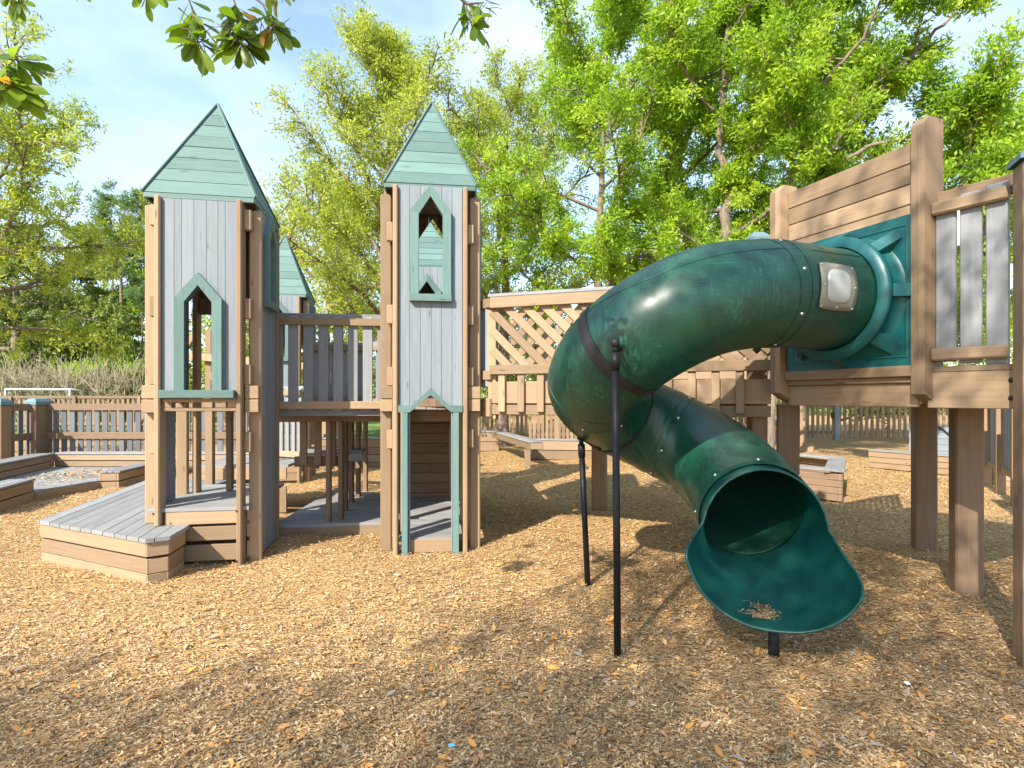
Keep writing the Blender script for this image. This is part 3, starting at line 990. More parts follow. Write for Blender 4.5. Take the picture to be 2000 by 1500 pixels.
mb = MB(); mb.bar(wp(0.0, -0.005, 1.733), wp(WL, -0.005, 1.733), 0.045, 0.04, WO); mb.bar(wp(0, -0.03, 1.623), wp(WL, -0.03, 1.623), 0.172, 0.04, WO); mb.build('beam', M['tan'], pl, world=True)
# near guard rail of the platform
Q0, Q1 = Vector((2.955, 3.925, 0)), Vector((3.175, 3.585, 0))
qd = (Q1 - Q0).normalized(); qn = Vector((qd.y, -qd.x, 0))
if qn.y > 0: qn = -qn
QL = (Q1 - Q0).length
def qp(a, out, z): return Q0 + qd * a + qn * out + Z3 * z
mb = MB()
for k in range(3):
    a = 0.06 + k * 0.140
    mb.box(qp(a, 0, 2.405), (0.118, 0.038, 1.11 + 0.03 * k), (qd, -qn, Z3), bev=0.008)
mb.build('pickets', M['dkgrey'], pl, world=True)
for zz, tt_ in ((2.905, 0.045), (1.90, 0.058)):
    mb = MB(); mb.bar(qp(-0.01, 0.045, zz), qp(QL, 0.045, zz), 0.085, tt_, qn, bev=0.012); mb.build('guard_rail', M['tan'], pl, world=True)
mb = MB(); mb.bar(qp(-0.05, -0.045, 2.975), qp(QL + .14, -0.045, 2.975), 0.13, 0.04, qn); mb.build('top_board', M['brown'], pl, world=True)
mb = MB(); mb.bar(qp(-0.04, 0.01, 1.655), qp(QL + 0.15, 0.01, 1.655), 0.245, 0.045, qn); mb.bar(qp(-0.04, -0.005, 1.80), qp(QL + 0.1, -0.005, 1.80), 0.04, 0.05, qn); mb.build('near_beam', M['tan'], pl, world=True)
for zz in (1.715, 1.60):
    mb = MB(); mb.dome(qp(QL + 0.01, 0.034, zz), qn, 0.016, 0.008)
    mb.build('bolt', M['hole'], pl, world=True)
# square support posts
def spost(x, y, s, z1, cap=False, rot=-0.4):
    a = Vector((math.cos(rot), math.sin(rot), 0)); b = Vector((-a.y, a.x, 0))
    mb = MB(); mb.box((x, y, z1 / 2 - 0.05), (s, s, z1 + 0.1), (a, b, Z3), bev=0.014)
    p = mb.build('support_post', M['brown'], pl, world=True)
    if cap:
        c = MB()
        rows = []
        for hs, zz in ((s / 2 + 0.022, z1), (s / 2 + 0.022, z1 + 0.035), (s / 4, z1 + 0.075), (0.004, z1 + 0.085)):
            rows.append([Vector((x, y, zz)) + a * (sx * hs) + b * (sy * hs) for sx, sy in ((-1, -1), (1, -1), (1, 1), (-1, 1))])
        c.grid(rows, close=True)
        cc = c.build('post_cap', M['cap'], None)
        cc.parent = p; cc.location = -pl.location
spost(3.74, 4.64, 0.19, 1.54)
spost(4.44, 6.07, 0.2, 1.54)
spost(3.14, 3.38, 0.165, 3.02, True)
spost(2.62, 5.35, 0.19, 1.54)
spost(5.4, 5.2, 0.2, 3.1, True)
DP = [(2.90, 3.98), (3.18, 3.56), (5.3, 4.6), (4.6, 6.3), (2.5, 5.0)]
mb = MB(); planks(mb, DP, R(20), 0.14, 1.80, 0.036); mb.build('deck_boards', M['deck'], pl, world=True)
mb = MB()
for k in range(5):
    p0 = Vector((2.85 + 0.0 * k, 4.35 + k * 0.16, 1.68)); 
    mb.bar(Vector((2.9 - 0.09 * k, 4.1 + 0.22 * k, 1.68)), Vector((5.1 - 0.12 * k, 4.75 + k * 0.32, 1.68)), 0.16, 0.045, (-0.3, 1, 0))
mb.build('joists', M['brown'], pl, world=True)
mb = MB(); mb.bar((2.5, 5.06, 1.64), (4.55, 6.32, 1.64), 0.2, 0.045, (0.5, -0.85, 0)); mb.bar((3.2, 3.6, 1.66), (5.3, 4.66, 1.66), 0.22, 0.04, (0.45, -0.9, 0)); mb.bar((5.3, 4.66, 1.64), (4.6, 6.3, 1.64), 0.2, 0.045, (1, 0.4, 0)); mb.build('rim_joists', M['tan'], pl, world=True)
mb = MB()
for k in range(14): 
    t_ = (k + 0.5) / 14
    p = Vector((2.55, 5.12, 0)).lerp(Vector((4.5, 6.28, 0)), t_); mb.box(p + Z3 * 2.36, (0.09, 0.034, 1.1), (Vector((0.86, 0.51, 0)), Vector((-0.51, 0.86, 0)), Z3))
mb.build('rear_pickets', M['dkgrey'], pl, world=True)
mb = MB(); mb.bar((2.55, 5.1, 2.86), (4.5, 6.26, 2.86), 0.11, 0.045, (0.5, -0.86, 0)); mb.bar((2.55, 5.1, 1.95), (4.5, 6.26, 1.95), 0.1, 0.045, (0.5, -0.86, 0)); mb.build('rear_rails', M['tan'], pl, world=True)

# bridge end post with a pale cap that shows above the slide
bp_ = thing('capped_post', 'tan post with a pale blue cap rising just behind the top of the slide', 'post', (2.37, 5.45, 0))
mb = MB(); mb.box((0, 0, 1.53), (0.15, 0.15, 3.16), bev=0.012); mb.build('shaft', M['tan'], bp_)
mb = MB()
mb.grid([[Vector((sx * h, sy * h, z_)) for sx, sy in ((-1, -1), (1, -1), (1, 1), (-1, 1))] for h, z_ in ((0.1, 3.11), (0.1, 3.14), (0.05, 3.195), (0.004, 3.21))], close=True)
mb.build('post_cap', M['cap'], bp_)
sg_ = thing('notice_sign', 'small white notice board with a letter on it, fixed behind the near platform pickets', 'sign', (3.55, 4.55, 2.98))
mb = MB(); mb.box((0, 0, 0), (0.42, 0.02, 0.3)); mb.build('board', M['white'], sg_)
mb = MB()
for k in range(10):
    a0, a1 = R(45 + 27 * k), R(45 + 27 * (k + 1))
    mb.bar((-0.1 + 0.035 * math.cos(a0), -0.012, 0.03 + 0.035 * math.sin(a0)), (-0.1 + 0.035 * math.cos(a1), -0.012, 0.03 + 0.035 * math.sin(a1)), 0.012, 0.004, (0, -1, 0), bev=0.001)
mb.build('lettering', plain_mat('navy_lettering', (0.03, 0.05, 0.2)), sg_)

# ------------------------------------------------------------------ the tube slide
TR = 0.39
sld = thing('tube_slide', 'glossy dark green spiral tube slide dropping from the tan platform to the wood chips', 'slide', (1.5, 4.3, 0))
WC = wp(WL / 2 - 0.03, 0, 2.37)
ctrl = [WC + WO * 0.02, WC + WO * 0.45, WC + WO * 0.92 + Vector((0, 0, -0.005)), Vector((1.36, 3.98, 2.28)), Vector((0.98, 4.01, 2.10)), Vector((0.73, 4.26, 1.88)), Vector((0.69, 4.62, 1.69)), Vector((0.90, 4.97, 1.51)),
        Vector((1.26, 5.06, 1.34)), Vector((1.60, 4.88, 1.15)), Vector((1.75, 4.48, 0.96)), Vector((1.72, 4.05, 0.80))]
def catmull(P, per=14):
    P = [P[0] * 2 - P[1]] + P + [P[-1] * 2 - P[-2] ]
    out = []
    for i in range(1, len(P) - 2):
        for k in range(per):
            t = k / per
            a, b, c, d = P[i - 1], P[i], P[i + 1], P[i + 2]
            out.append(0.5 * ((2 * b) + (c - a) * t + (2 * a - 5 * b + 4 * c - d) * t * t + (3 * b - a - 3 * c + d) * t ** 3))
    out.append(P[-2])
    return out
path = catmull(ctrl)
for _ in range(6):
    path = [path[0]] + [(path[i - 1] + path[i] * 2 + path[i + 1]) / 4 for i in range(1, len(path) - 1)] + [path[-1]]
def frame(i):
    t = (path[min(i + 1, len(path) - 1)] - path[max(i - 1, 0)]).normalized()
    s = t.cross(Z3).normalized()          # to the right when sliding down
    return t, s, s.cross(t)
NS = 56
def ring(i, r, n=NS):
    t, s, u_ = frame(i)
    return [path[i] + (u_ * math.cos(2 * math.pi * k / n) + s * math.sin(2 * math.pi * k / n)) * r for k in range(n)]
def solidify(o, th):
    md = o.modifiers.new('thickness', 'SOLIDIFY'); md.thickness = th; md.offset = -1
JO = [2 * 14 - 2, 5 * 14 + 12, 8 * 14 + 4, len(path) - 1]
st = 0
secs = []
for j in JO:
    mb = MB(); mb.grid([ring(i, TR) for i in range(st, j + 1)], close=True)
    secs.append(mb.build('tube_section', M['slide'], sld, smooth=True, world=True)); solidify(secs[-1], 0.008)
    st = j
# raised collars where sections are bolted together
for j in JO[:3]:
    k0 = [(-3, 0.0), (-3, 0.003), (-1, 0.006), (0, 0.006), (0, 0.002), (1, 0.002), (3, 0.005), (3, 0.0)]
    rows = []
    for di, dr in k0: rows.append(ring(min(max(j + di, 0), len(path) - 1), TR + dr))
    mb = MB(); mb.grid(rows, close=True)
    mb.build('joint_collar', M['slide'], sld, smooth=False, world=True)
    t, s, u_ = frame(j)
    for k in range(8):
        th = 2 * math.pi * (k + 0.35) / 8
        nn = u_ * math.cos(th) + s * math.sin(th)
        mb = MB(); mb.dome(path[j] + t * 0.055 + nn * (TR + 0.006), nn, 0.013, 0.009)
        mb.build('bolt', M['bolt'], sld, smooth=True, world=True)
# moulded seam along the two tube halves
for sgn, a in ((1, R(47)), (-1, R(227))):
    pts = []
    for i in range(8, len(path) - 2, 2):
        t, s, u_ = frame(i)
        pts.append(path[i] + (u_ * math.cos(a) + s * math.sin(-a)) * (TR + 0.0))
    mb = MB(); mb.tube(pts, 0.0045, 6); mb.build('seam', M['slide'], sld, smooth=True, world=True)
# window
iw = 19
def patch(r, half_len, half_arc, rnd_c, n=9, lift=0.0):
    """rounded square lying on the tube around path[iw], facing the near side"""
    t, s, u_ = frame(iw)
    if s.y > 0: s = -s
    rows = []
    for a in range(n):
        row = []
        for b in range(n):
            x, y = -1 + 2 * a / (n - 1), -1 + 2 * b / (n - 1)
            # square to rounded square
            k = 1 - rnd_c * (abs(x) ** 3 * abs(y) ** 3)
            X_, Y_ = x * k * half_len, y * k * half_arc
            th = Y_ / r
            row.append(path[iw] + t * X_ + (s * math.cos(th) + u_ * math.sin(th)) * (r + lift * (1 - x ** 4) * (1 - y ** 4)))
        rows.append(row)
    return rows
mb = MB(); mb.grid(patch(TR + 0.008, 0.175, 0.165, 0.06)); wpl = mb.build('window_plate', M['plate'], sld, smooth=True, world=True); solidify(wpl, -0.008)
mb = MB(); mb.grid(patch(TR + 0.010, 0.115, 0.118, 0.22, n=13, lift=0.012)); pn = mb.build('pane', M['pane'], None, smooth=True); pn.parent = wpl; pn.location = -sld.location; solidify(pn, -0.006)
mb = MB()
t, s, u_ = frame(iw)
if s.y > 0: s = -s
for x in (-1, 0, 1):
    for y in (-1, 0, 1):
        if x or y:
            th = y * 0.14 / TR
            nn = s * math.cos(th) + u_ * math.sin(th)
            mb.dome(path[iw] + t * (x * 0.15) + nn * (TR + 0.017), nn, 0.009, 0.006)
b_ = mb.build('rivets', M['bolt'], None); b_.parent = wpl; b_.location = -sld.location
# mounting panel with ribbed collar
mb = MB()
ph, pw_, rc = 0.54, 0.545, 0.05
poly = []
for cx, cy, a0 in ((pw_ - rc, ph - rc, 0), (-pw_ + rc, ph - rc, 90), (-pw_ + rc, -ph + rc, 180), (pw_ - rc, -ph + rc, 270)):
    for k in range(5): 
        a = R(a0 + 22.5 * k); poly.append((cx + rc * math.cos(a), cy + rc * math.sin(a)))
mb.prism(poly, WC + WO * 0.0, WD * -1, Z3, WO, 0.045)
for zz in (ph - 0.07, -ph + 0.07): mb.bar(WC + WD * (pw_ - 0.06) + WO * 0.045 + Z3 * zz, WC - WD * (pw_ - 0.06) + WO * 0.045 + Z3 * zz, 0.016, 0.014, WO)
for aa in (pw_ - 0.06, -pw_ + 0.06): mb.bar(WC + WD * aa + WO * 0.045 + Z3 * (ph - 0.07), WC + WD * aa + WO * 0.045 - Z3 * (ph - 0.07), 0.016, 0.014, WO)
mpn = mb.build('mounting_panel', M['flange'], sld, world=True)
prof = [(0.04, 0.50), (0.05, 0.475), (0.10, 0.455), (0.165, 0.452), (0.17, 0.47), (0.20, 0.478), (0.225, 0.47), (0.23, 0.40)]
rows = []
for dz, r in prof:
    rows.append([WC + WO * dz + (WD * math.cos(2 * math.pi * k / 64) + Z3 * math.sin(2 * math.pi * k / 64)) * r for k in range(64)])
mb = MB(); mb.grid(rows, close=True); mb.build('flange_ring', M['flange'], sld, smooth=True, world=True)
for k in range(8):
    mb = MB()
    a = 2 * math.pi * (k + 0.0) / 8
    rd = WD * math.cos(a) + Z3 * math.sin(a)
    tg = WD * -math.sin(a) + Z3 * math.cos(a)
    mb.prism([(0.44, 0.043), (0.535 if k % 2 == 0 else 0.6, 0.043), (0.47, 0.165), (0.44, 0.165)], WC - tg * 0.045, rd, WO, tg, 0.09)
    mb.build('flange_rib', M['flange'], sld, world=True)
# straps and poles
def strap(i, width_steps, name='strap'):
    rows = [ring(i - width_steps, TR + 0.001), ring(i - width_steps, TR + 0.007), ring(i, TR + 0.007), ring(i + width_steps, TR + 0.007), ring(i + width_steps, TR + 0.001)]
    mb = MB(); mb.grid(rows, close=True); return mb.build(name, M['strap'], sld, smooth=False, world=True)
def nearest(px, py, lo, hi):
    best = min(range(lo, hi), key=lambda i: (1000 + 1100 * path[i].x / path[i].y - px) ** 2 + (778 - 1100 * (path[i].z - EYE) / path[i].y - py) ** 2)
    return best
i1 = nearest(1213, 668, 40, 90)
strap(i1, 1)
i2 = 7 * 14 + 2
strap(i2, 1)
def pole(base, top, r, attach):
    mb = MB(); mb.tube([base, top], r, 14); p = mb.build('support_pole', M['black'], sld, smooth=True, world=True)
    d = (Vector(top) - Vector(base)).normalized()
    mb = MB(); mb.tube([Vector(top) - d * 0.02, Vector(top) + d * 0.09], r * 1.22, 12)
    mb.tube([Vector(top) + d * 0.085, Vector(top) + d * 0.15], r * 0.8, 10)
    q = Vector(top) + d * 0.15
    mb.tube([q, Vector(attach)], r * 0.85, 10); mb.dome(q - (Vector(attach) - q).normalized() * 0.012, q - Vector(attach), r * 1.4, 0.02)
    c = mb.build('clamp', M['black'], None, smooth=True); c.parent = p; c.location = -sld.location
t, s, u_ = frame(i1)
att = path[i1] + (Vector((0.663, 3.56, 1.9)) - path[i1]).normalized() * TR
pole((0.668, 3.56, -0.1), (0.655, 3.57, 1.80), 0.023, att)
t, s, u_ = frame(i2)
att2 = path[i2] + Vector((-0.45, -0.35, -0.8)).normalized() * TR
pole((0.655, 4.84, -0.1), (0.595, 4.80, 1.12), 0.025, att2)
# open exit chute
EP = catmull([path[-1], Vector((1.69, 3.76, 0.725)), Vector((1.62, 3.57, 0.69)), Vector((1.53, 3.34, 0.68))], 12)
def eframe(sv):
    if sv < 0:
        p, t, s, u_ = eframe(0)
        return p + t * sv * 0.7, t, s, u_
    k = min(sv, 1) * (len(EP) - 1)
    i = min(int(k), len(EP) - 2); f = k - i
    p = EP[i].lerp(EP[i + 1], f)
    t = (EP[min(i + 2, len(EP) - 1)] - EP[max(i - 1, 0)]).normalized()
    s = t.cross(Z3).normalized()
    return p, t, s, s.cross(t)
def sm(a, b, x):
    k = min(max((x - a) / (b - a), 0), 1); return k * k * (3 - 2 * k)
def s_end(phi):
    d = abs(phi)
    a0 = 76 if phi > 0 else 89
    return 0.20 + 0.13 * (min(d, 100) / 90) ** 2 + (0.50 if phi > 0 else 0.66) * sm(a0, a0 + 27, d) + (0.15 if phi > 0 else -0.01) * sm(105, 180, d)
def chute_pt(phi, tt):
    se = s_end(phi); sv = se * tt
    p, t, s, u_ = eframe(sv)
    d = abs(phi)
    r = TR - 0.010 + 0.014 * sm(0.1, 0.4, sv) + (0.105 + 0.018 * (1 - sm(-40, 40, 180 - d if phi > 0 else d - 180))) * sm(0.24, 0.95, sv) * sm(66 if phi > 0 else 78, 100 if phi > 0 else 108, d) * (1 - 0.4 * sm(120, 180, d))
    a = R(phi)
    return p + (u_ * math.cos(a) + s * math.sin(a)) * r
NP = 96
rows = [[chute_pt(-180 + 360 * k / NP, j / 26) for k in range(NP)] for j in range(-1, 27)]
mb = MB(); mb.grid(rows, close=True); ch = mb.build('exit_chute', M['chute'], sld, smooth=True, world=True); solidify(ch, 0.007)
mb = MB(); rim = [chute_pt(-180 + 360 * k / NP, 1.0) for k in range(NP + 1)]
mb.tube(rim, 0.009, 8, caps=False); rm_ = mb.build('rolled_rim', M['chute'], None, smooth=True); rm_.parent = ch; rm_.location = -sld.location
rows = []
for tt, dr in ((0.0, -0.002), (0.0, 0.012), (0.08, 0.012), (0.11, 0.003)):
    p, t, s, u_ = eframe(tt)
    rows.append([p + (u_ * math.cos(2 * math.pi * k / NS) + s * math.sin(2 * math.pi * k / NS)) * (TR + dr) for k in range(NS)])
mb = MB(); mb.grid(rows, close=True); mb.build('joint_collar', M['slide'], sld, world=True)
p, t, s, u_ = eframe(0.05)
for k in range(8):
    th = 2 * math.pi * k / 8
    nn = u_ * math.cos(th) + s * math.sin(th)
    mb = MB(); mb.dome(p + nn * (TR + 0.012), nn, 0.013, 0.009)
    mb.build('bolt', M['bolt'], sld, smooth=True, world=True)
mb = MB(); mb.tube([(1.655, 3.56, -0.1), (1.655, 3.56, 0.2)], [0.036, 0.032], 12); mb.build('support_pole', M['black'], sld, smooth=True, world=True)
# chips that gathered in the chute
def chute_chips():
    rs = np.random.RandomState(9)
    vs, fs, tn = [], [], []
    for k in range(420):
        c0 = rnd.choice(((176, 0.70, 5, 0.03), (172, 0.80, 6, 0.025), (179, 0.75, 4, 0.03)))
        phi = c0[0] + rnd.gauss(0, c0[2]); tt = c0[1] + rnd.gauss(0, c0[3])
        if phi > 180: phi -= 360
        p = chute_pt(phi, min(tt, 0.97)) 
        p0, t, s, u_ = eframe(s_end(phi) * tt)
        nrm = (p0 - p).normalized()
        a = Vector((rnd.gauss(0, 1), rnd.gauss(0, 1), rnd.gauss(0, 1))); a = (a - nrm * a.dot(nrm) * 0.9).normalized()
        b = nrm.cross(a).normalized()
        L = rnd.uniform(0.006, 0.016); W = L * rnd.uniform(0.2, 0.45)
        c = p + nrm * rnd.uniform(0.012, 0.02)
        i = len(vs)
        vs += [c - a * L, c + b * W, c + a * L, c - b * W]; fs.append([i, i + 1, i + 2, i + 3]); tn.append(rnd.random() * 0.75)
    ob = np_mesh('chip_litter', np.array([tuple(v) for v in vs]), np.array(fs), M['chips'], tone=np.array(tn))
    tag(ob, 'small heap of wood chips lying in the mouth of the green slide', 'wood chips', kind='stuff')
chute_chips()

# ------------------------------------------------------------------ fences
def fence(label, p0, p1, ztop=1.5, zbot=0.12, rails=(1.42, 0.35), pitch=0.18, pw=0.115, posts=2.0, mat='shade_grey', rail='brown', postw=0.15, cap=False, rh=0.13, group='picket fences', rail_front=True):
    p0, p1 = Vector((*p0, 0)), Vector((*p1, 0))
    d = p1 - p0; L = d.length; d.normalize()
    root = thing('picket_fence', label, 'fence', p0, math.atan2(d.y, d.x), group)
    f = -1 if rail_front else 1
    mb = MB()
    n = max(1, int(L / pitch))
    for k in range(n):
        x = (k + 0.5) * L / n
        mb.box((x, 0, (zbot + ztop) / 2), (pw, 0.03, ztop - zbot), bev=0.004)
    mb.build('pickets', M[mat], root)
    for zz in rails:
        mb = MB(); mb.box((L / 2, f * 0.037, zz), (L, 0.042, rh)); mb.build('rail', M[rail], root)
    if posts:
        m = max(1, round(L / posts))
        for k in range(m + 1):
            mb = MB(); mb.box((k * L / m, f * 0.05, ztop / 2), (postw, postw, ztop + 0.06), bev=0.012)
            p = mb.build('post', M[rail], root)
            if cap:
                c = MB(); h0 = postw / 2 + 0.015
                c.grid([[Vector((k * L / m + sx * h, f * 0.05 + sy * h, z_)) for sx, sy in ((-1, -1), (1, -1), (1, 1), (-1, 1))] for h, z_ in ((h0, ztop + .03), (h0, ztop + .10), (h0 * .6, ztop + .16), (.004, ztop + .175))], close=True)
                cc = c.build('post_cap', M['cap'], p)
    return root
fence('brown railed fence with grey pickets behind the long wall bench', (-10.35, 12.45), (-4.9, 12.45), 1.43, 0.2, (1.41, 0.78), posts=5.6, postw=0.27, cap=True, rh=0.15)
fence('short return of the capped picket fence at the left picture edge', (-10.40, 11.4), (-10.38, 12.2), 1.43, 0.2, (1.41, 0.78), posts=0.9, postw=0.24, cap=True, rh=0.15, rail_front=True)
fence('long brown fence across the lawn in front of the pale shrubs', (-30, 27), (-8, 26), 1.68, 0.1, (1.66, 0.4), pitch=0.24, pw=0.13, posts=3, mat='brown', rail='brown')
fence('unpainted back fence seen under the lattice bridge', (-3.5, 19.6), (4.2, 20.6), 1.5, 0.08, (1.3, 0.3), pitch=0.15, pw=0.1, posts=2.4, mat='tan', rail='tan', rail_front=False)
fence('sunlit tan picket fence left of the gate at the far side', (4.3, 20.7), (11.0, 21.9), 1.5, 0.08, (1.32, 0.3), pitch=0.2, pw=0.11, posts=2.4, mat='tan', rail='tan', rail_front=False)
fence('sunlit tan picket fence right of the gate, behind the square posts', (12.45, 21.6), (24.0, 21.0), 1.5, 0.08, (1.32, 0.3), pitch=0.2, pw=0.11, posts=2.6, mat='tan', rail='tan', rail_front=False)
gt = thing('picket_gate', 'tan picket gate hung between two dark grey posts in the far fence', 'gate', (11.15, 21.55, 0), R(1))
mb = MB()
for k in range(6): mb.box((0.16 + k * 0.2, 0, 0.8), (0.11, 0.03, 1.4))
mb.build('pickets', M['tan'], gt)
mb = MB()
for z_ in (1.3, 0.3): mb.box((0.65, 0.04, z_), (1.2, 0.04, 0.12))
mb.build('rails', M['tan'], gt)
for x_ in (-0.02, 1.26):
    mb = MB(); mb.box((x_, -0.02, 0.78), (0.2, 0.16, 1.6), bev=0.012); mb.build('gate_post', M['dkgrey'], gt)
mb = MB(); mb.box((1.1, -0.06, 0.95), (0.12, 0.07, 0.22)); mb.build('latch', M['strap'], gt)
fence('grey picket fence with sloping tan rails at the right picture edge', (8.75, 10.3), (7.55, 8.35), 1.75, 0.42, (1.62, 0.42), pitch=0.15, pw=0.085, posts=1.2, mat='grey', rail='tan', postw=0.13, rh=0.1, rail_front=True)

# ------------------------------------------------------------------ benches, stage, planters
def bench_wall(label, pts, ztop, zbase=-0.02, depth=0.36, rows=2, side=1, name='wall_bench', group='wall benches', gap=0.02, capmat='deck'):
    """boarded bench that follows a polyline; side says where the seat lies from the front face"""
    root = thing(name, label, 'bench', Vector((*pts[0], 0)), 0, group)
    top = MB(); fr = MB()
    for (x0, y0), (x1, y1) in zip(pts[:-1], pts[1:]):
        a, b = Vector((x0, y0, 0)), Vector((x1, y1, 0))
        d = (b - a).normalized(); nn = Vector((-d.y, d.x, 0)) * side
        n = 3
        for k in range(n):
            o_ = nn * ((k + 0.5) * depth / n - 0.02)
            top.bar(a + o_ + Z3 * (ztop - 0.018), b + o_ + Z3 * (ztop - 0.018), depth / n - 0.006, 0.034, Z3)
        h = (ztop - 0.036 - zbase) / rows
        for k in range(rows):
            zz = zbase + (k + 0.5) * h
            fr.bar(a + nn * 0.02 + Z3 * zz, b + nn * 0.02 + Z3 * zz, h - gap, 0.036, nn)
            fr.bar(a + nn * (depth - .03) + Z3 * zz, b + nn * (depth - .03) + Z3 * zz, h - gap, 0.036, nn)
            for e in (a + d * 0.02, b - d * 0.02):
                fr.bar(e + nn * 0.04 + Z3 * zz, e + nn * (depth - 0.05) + Z3 * zz, h - gap, 0.036, d)
    top.build('seat', M[capmat], root, world=True)
    fr.build('front_boards', M['tan'], root, world=True)
    return root
stg = thing('stage_deck', 'low grey stage strewn with wood chips in front of the corner bench', 'stage', (-8.3, 10, 0))
mb = MB(); planks(mb, [(-7.5, 8.84), (-7.25, 10.3), (-7.3, 12.0), (-9.7, 12.0), (-9.1, 9.0)], R(8), 0.14, 0.15, 0.036); mb.build('deck_boards', M['deck'], stg, world=True)
mb = MB(); mb.bar((-7.5, 8.84, 0.045), (-7.25, 10.3, 0.045), 0.15, 0.036, (1, -0.17, 0)); mb.bar((-7.5, 8.82, 0.045), (-9.1, 8.98, 0.045), 0.15, 0.036, (0, -1, 0)); mb.build('rim_board', M['tan'], stg, world=True)
def stage_chips():
    rs = np.random.RandomState(5)
    n = 700
    c = np.stack([-8.2 + rs.randn(n) * 0.55, 10.6 + rs.randn(n) * 0.7, np.full(n, 0.155)], -1)
    c = c[(c[:, 0] < -7.4) & (c[:, 0] > -9.2) & (c[:, 1] > 9.2) & (c[:, 1] < 11.8)]
    n = len(c); az = rs.rand(n) * 6.28
    L = (0.02 + 0.02 * rs.rand(n))[:, None]
    a = np.stack([np.cos(az), np.sin(az), rs.randn(n) * 0.1], -1) * L; b = np.stack([-np.sin(az), np.cos(az), rs.randn(n) * 0.2], -1) * L * 0.4
    v = np.stack([c - a, c + b, c + a, c - b + [0, 0, 0.008]], 1).reshape(-1, 3)
    ob = np_mesh('wood_chips', v, np.arange(4 * n).reshape(n, 4), M['chips'], tone=rs.rand(n))
    tag(ob, 'scattered wood chips lying on the grey stage boards', 'wood chips', kind='stuff')
stage_chips()
bench_wall('long tan corner bench with a grey seat along the capped picket fence', [(-4.9, 11.9), (-9.67, 11.9), (-9.0, 9.7)], 0.45, 0.15, side=-1, depth=0.38)
bench_wall('short tan bench on the edge of the stage, behind the step deck', [(-6.98, 10.0), (-7.25, 12.0)], 0.31, side=1, depth=0.34)
bench_wall('low tan bench cut by the left picture edge, front corner of the stage', [(-7.5, 8.84), (-7.1, 7.6)], 0.345, side=-1, depth=0.36)
bench_wall('sunlit tan bench wall seen under the balcony', [(-5.2, 12.9), (-1.2, 12.7)], 0.70, side=1, rows=4, gap=0.012)
bench_wall('back bench in front of the unpainted fence under the bridge', [(-2.6, 17.3), (-0.4, 17.2)], 0.60, side=1, rows=2)
bench_wall('bench arm coming forward under the bridge to a single leg', [(-0.55, 17.0), (0.40, 13.1)], 0.60, zbase=0.40, side=1, rows=1)
plg = thing('bench_leg', 'single square leg under the front end of the bench arm', 'post', (0.36, 13.1, 0))
mb = MB(); mb.box((0, 0, 0.19), (0.14, 0.14, 0.4)); mb.build('leg', M['tan'], plg)
bench_wall('low bench behind the dark pole under the bridge', [(0.5, 14.9), (4.2, 14.3)], 0.52, side=1, rows=2)
# sand box with wide grey rim
SBP = [(4.15, 9.75), (5.1, 8.7), (6.2, 10.5), (5.5, 11.9)]
sb = thing('sand_box', 'tan boarded sand box with a wide grey rim beside the slide', 'sand box', (5.1, 10, 0))
mb = MB(); tp = MB()
for i in range(4):
    a, b = Vector((*SBP[i], 0)), Vector((*SBP[(i + 1) % 4], 0))
    d = (b - a).normalized(); nn = Vector((d.y, -d.x, 0))
    if nn.dot(a - Vector((5.2, 10.2, 0))) < 0: nn = -nn
    for k in range(4): mb.bar(a - nn * 0.03 + d * .002 + Z3 * (0.05 + k * 0.108), b - nn * 0.03 - d * .002 + Z3 * (0.05 + k * 0.108), 0.102, 0.036, nn)
    tp.bar(a - nn * 0.11 + Z3 * (0.472 + 0.003 * i) , b - nn * 0.11 + Z3 * (0.472 + 0.003 * i), 0.28, 0.036, Z3)
mb.build('side_boards', M['brown'], sb, world=True); tp.build('rim', M['deck'], sb, world=True)
mb = MB(); mb.prism(grow(SBP, -0.05), (0, 0, 0.1), (1, 0, 0), (0, 1, 0), Z3, 0.04); mb.build('fill', plain_mat('sand', (0.42, 0.3, 0.17), rough=0.9, nscale=30), sb, world=True)
bench_wall('low tan bench wall with a grey top beyond the square posts', [(8.35, 13.2), (9.25, 11.8), (8.75, 10.2)], 0.40, side=1, rows=3, gap=0.01)
# grey plank play wall
gw = thing('play_wall', 'grey plank play wall with a slanting pale panel and a black rod, behind the low bench wall', 'play wall', (9.75, 13.75, 0), R(-35))
mb = MB()
for k in range(6): mb.box((0.95, 0, 0.12 + k * 0.148), (1.9, 0.035, 0.142))
mb.build('planks', M['grey'], gw)
mb = MB(); mb.box((0, -0.03, 0.5), (0.1, 0.1, 1.06)); mb.box((1.9, -0.03, 0.62), (0.1, 0.1, 1.3)); mb.build('end_posts', M['dkgrey'], gw)
mb = MB(); mb.prism([(1.0, 0.93), (2.0, 0.93), (2.0, 1.6), (1.5, 1.6)], (0, 0.02, 0), (1, 0, 0), Z3, (0, 1, 0), 0.035); mb.build('slant_panel', M['white'], gw)
mb = MB(); mb.tube([(0.45, -0.05, 0.95), (0.62, -0.06, 0.86), (0.8, -0.06, 0.66), (0.95, -0.05, 0.35)], 0.014, 8); mb.build('rod', M['black'], gw, smooth=True)
# wide boarded pier in front of the far fence
pr = thing('boarded_pier', 'wide tan boarded pier on a low plinth in front of the far gate', 'post', (8.75, 17.3, 0), R(-28))
mb = MB()
for k in range(3): mb.box((-0.16 + k * 0.16, 0, 0.82), (0.152, 0.16, 1.55), bev=0.01)
mb.build('boards', M['tan'], pr)
mb = MB(); mb.box((0, -0.02, 0.06), (0.9, 0.4, 0.16)); mb.build('plinth', M['tan'], pr)
mb = MB(); mb.box((0, -0.105, 1.5), (0.52, 0.05, 0.13)); mb.build('cross_board', M['tan'], pr)
